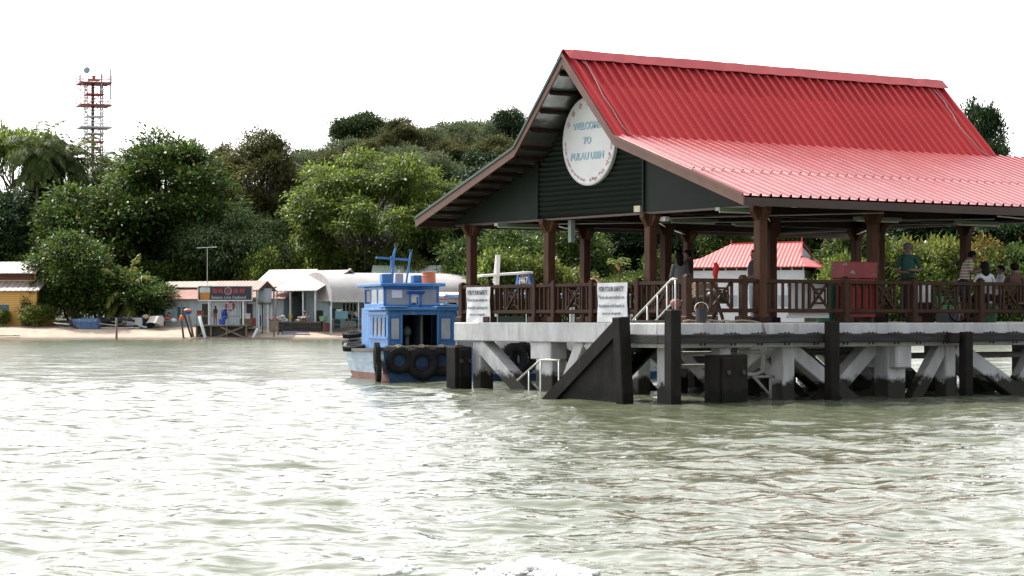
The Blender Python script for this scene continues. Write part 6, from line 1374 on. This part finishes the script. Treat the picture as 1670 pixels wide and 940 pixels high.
plant(T_SHR, 'bright bush between the grey-green tree and the pale-roofed house', 437, 412, 216, 70, 'bush', 'bush'); plant(T_SHR, 'bright bush at the foot of the large many-stemmed tree, left side', 505, 405, 219, 90, 'bush', 'bush')
plant(T_SHY, 'pale bush at the foot of the large many-stemmed tree, right side', 672, 415, 219, 80, 'bush', 'bush')
plant(T_DARK, 'dark tree right of the large bright tree, behind the roof corner', 728, 330, 226, 150)
# the hill
for lab, pr, u, v, Y, w_ in (('umbrella-crowned tree on the hill crest, the leftmost tall one', T_UMB, 590, 188, 395, 100), ('brown-leaved tree on the hill crest beside the umbrella-crowned one', T_BRO, 655, 192, 375, 105),
        ('pale hazy green tree on the hill crest right of the brown-leaved one', T_HIL, 728, 196, 400, 110), ('second pale green tree on the hill crest, nearer the red roof', T_HIL, 785, 192, 402, 105), ('tall dark tree on the hill crest just left of the red roof', T_DARK, 838, 170, 380, 88),
        ('brown tree on the hill slope below the pale crest trees', T_BRO, 738, 228, 352, 120), ('brown tree on the hill slope next to the roof verge', T_BRO, 812, 222, 350, 130), ('dark tree on the hill slope behind the roof verge, lower down', T_DARK, 790, 262, 320, 130),
        ('hazy tree at the left foot of the hill beside the rounded brown tree', T_HIL, 512, 238, 372, 80), ('hazy tree on the hill flank between the small one and the umbrella crown', T_HIL, 562, 222, 380, 90), ('brownish tree on the hill flank just above the large bright tree', T_BRO, 545, 245, 345, 110),
        ('green tree low on the hill behind the top of the large bright tree', T_HIL, 690, 242, 330, 130), ('dark tree behind the rounded brown tree at the foot of the hill', T_DARK, 478, 258, 318, 110), ('green tree behind the roof corner at the foot of the hill', T_HIL, 760, 292, 290, 130), ('dark tree on the hill behind the gable sign', T_DARK, 900, 210, 370, 120), ('hazy tree low on the hill hidden behind the gable', T_HIL, 890, 275, 310, 150)):
    plant(pr, lab, u, v, Y, w_)
for lab, pr, u, v, Y, w_ in (('low hazy crown filling the crest between the umbrella tree and the brown-leaved one', T_HIL, 622, 206, 392, 80), ('hazy crown on the crest right of the brown-leaved tree', T_HIL, 692, 203, 385, 85), ('pale crown between the two pale green crest trees', T_HIL, 757, 200, 395, 85), ('hazy crown just left of the tall dark crest tree', T_HIL, 806, 197, 390, 75),
        ('brownish crown below the umbrella tree on the hill flank', T_BRO, 600, 228, 350, 90), ('green crown above the large bright tree, right of its top', T_HIL, 655, 232, 345, 95), ('hazy crown at the far left foot of the hill', T_HIL, 490, 245, 350, 70), ('dark crown on the slope beside the roof verge, between two brown ones', T_DARK, 776, 240, 335, 85)):
    plant(pr, lab, u, v, Y, w_)
# behind and under the pavilion roof
for lab, pr, u, v, Y, w_ in (('bright sparkling tree seen between the two left pavilion posts', T_ALM2, 835, 372, 213, 150), ('dark tree above the railing left of the middle gable post', T_DARK, 800, 330, 236, 170), ('leafy green tree between the second post and the papaya', T_ALM2, 935, 352, 219, 150), ('dark tree behind the papaya', T_DARK, 1010, 330, 228, 170), ('dark tree between the papaya and the red hall roof', T_DARK, 1095, 335, 226, 150),
        ('bright tree rising behind the left slope of the red hall roof', T_ALM2, 1165, 350, 222, 130), ('green tree rising behind the middle of the red hall roof', T_ALM2, 1265, 340, 225, 170), ('dark tree at the back right of the red hall gable', T_DARK, 1350, 330, 226, 160),
        ('broad dark tree filling the background behind the man in green', T_DARK, 1480, 325, 238, 220), ('broad dark tree in the background behind the striped shirt', T_DARK, 1590, 330, 236, 200), ('dark tree at the right edge of the photograph', T_DARK, 1690, 325, 232, 160),
        ('tree with an airy dark crown standing above the right end of the red roof', T_DARK, 1592, 150, 250, 98), ('lower dark tree right of the red roof end, beside the airy crown', T_DARK, 1632, 214, 244, 70), ('green tree at the left of the pavilion behind the far safety board', T_SHA, 770, 398, 212, 110)):
    plant(pr, lab, u, v, Y, w_)
for lab, pr, u, v, Y, w_ in (('bright leafy bush covering the right corner of the red hall', T_SHR, 1372, 422, 194, 80), ('glossy green bush behind the red cabinet', T_SHA, 1412, 372, 202, 130), ('pale green bush right behind the man in green', T_SHY, 1478, 392, 200, 110), ('yellow-green bush between the man in green and the striped shirt', T_SHY, 1530, 388, 201, 120), ('bush with orange-yellow leaves right of the far post', T_SHO, 1602, 388, 202, 90),
        ('bush with orange-tinged leaves behind the boy in the striped shirt', T_SHO, 1568, 398, 205, 70), ('glossy bush at the right edge behind the seated people', T_SHA, 1660, 410, 200, 110), ('low green bush under the yellow-green one behind the bicycle', T_SHR, 1505, 440, 198, 120), ('low bush below the leafy bush beside the red cabinet', T_SHR, 1400, 430, 198, 110), ('low glossy bush behind the seated long-haired person', T_SHA, 1610, 440, 197.5, 110),
        ('yellowish bush sparkling left of the second gable post', T_SHY, 872, 418, 206, 90), ('pale bush behind the launch mast', T_SHR, 812, 412, 205, 90), ('bright bush under the papaya tree', T_SHR, 1010, 458, 206, 100), ('yellow bush between the second gable post and the papaya', T_SHY, 940, 438, 206, 90), ('dark bush behind the railing left of the red hall', T_SHA, 1075, 420, 208, 90)):
    plant(pr, lab, u, v, Y, w_, 'bush', 'bush')
# undergrowth along the shore, behind the huts
rg = random.Random(6); wh = ('behind the long hut', 'behind the tent', 'behind the house')
for k, u in enumerate(range(20, 760, 46)):
    t = plant(T_SHA if k % 3 else T_SHR, 'dense undergrowth shrub in the shade between the shore huts and the trees behind', u + rg.randint(-8, 8), 430 + rg.randint(-12, 14), 218 + rg.uniform(0, 5), 95, 'shrub', 'shrub', 'undergrowth shrubs behind the huts')
for k, u in enumerate(range(780, 1690, 50)):
    t = plant(T_SHA if k % 3 else T_SHR, 'dense undergrowth shrub along the shore glimpsed under the pavilion roof', u + rg.randint(-8, 8), 455 + rg.randint(-12, 14), 211 + rg.uniform(0, 5), 95, 'shrub', 'shrub', 'undergrowth shrubs beyond the pavilion')
# papaya with its fruit
P0 = ground(1017, 150); P0 = Vector((gx(1017, 190), 198.5, 0.6)); zt_ = zz(428, 198.5) - P0.z
pp = thing('papaya_tree', 'slim papaya tree with a small leafy head and orange fruit seen beside the safety board', 'tree', P0)
MB().tube([(0, 0, 0), (.06, 0, zt_ * .5), (0, 0, zt_)], [.12, .1, .07], 8).build('trunk', bark, pp, smooth=True)
Pl, Nl, Dl, Ll, Wl = [], [], [], [], []; rs_ = random.Random(9); sk = MB()
for i in range(14):
    a = i * 2.4; el = rs_.uniform(-.1, .8); d = Vector((math.cos(a) * math.cos(el), math.sin(a) * math.cos(el), math.sin(el))); e_ = Vector((0, 0, zt_)) + d * .75; sk.tube([Vector((0, 0, zt_ - .05)), e_], .018, 4)
    for k in range(7):
        b_ = (k - 3) * .42; dd_ = Vector((math.cos(a + b_), math.sin(a + b_), -.25 + rs_.uniform(-.15, .15))).normalized(); Pl.append(e_); Dl.append(dd_); n_ = Vector((0, 0, 1)) - dd_ * dd_.z; Nl.append(n_.normalized()); Ll.append(.5); Wl.append(.17)
V, F4 = leaf_cloud(np.array(Pl), np.array(Nl), np.array(Dl), np.array(Ll), np.array(Wl)); o = bpy.data.objects.new('crown', quadmesh('crown', V, F4, LM['yellow'])); COL.objects.link(o); o.parent = pp
sk.build('leaf_stalk', LM['yellow'], pp)
for k in range(3): MB().ball((-.22 + .1 * k, -.1 - .03 * k, zt_ - .35 - .12 * k), (.1, .1, .15), 8, 6).build('fruit', mat('papaya_orange', (.6, .24, .03), rough=.5) if k == 0 else bpy.data.materials['papaya_orange'], pp, smooth=True)
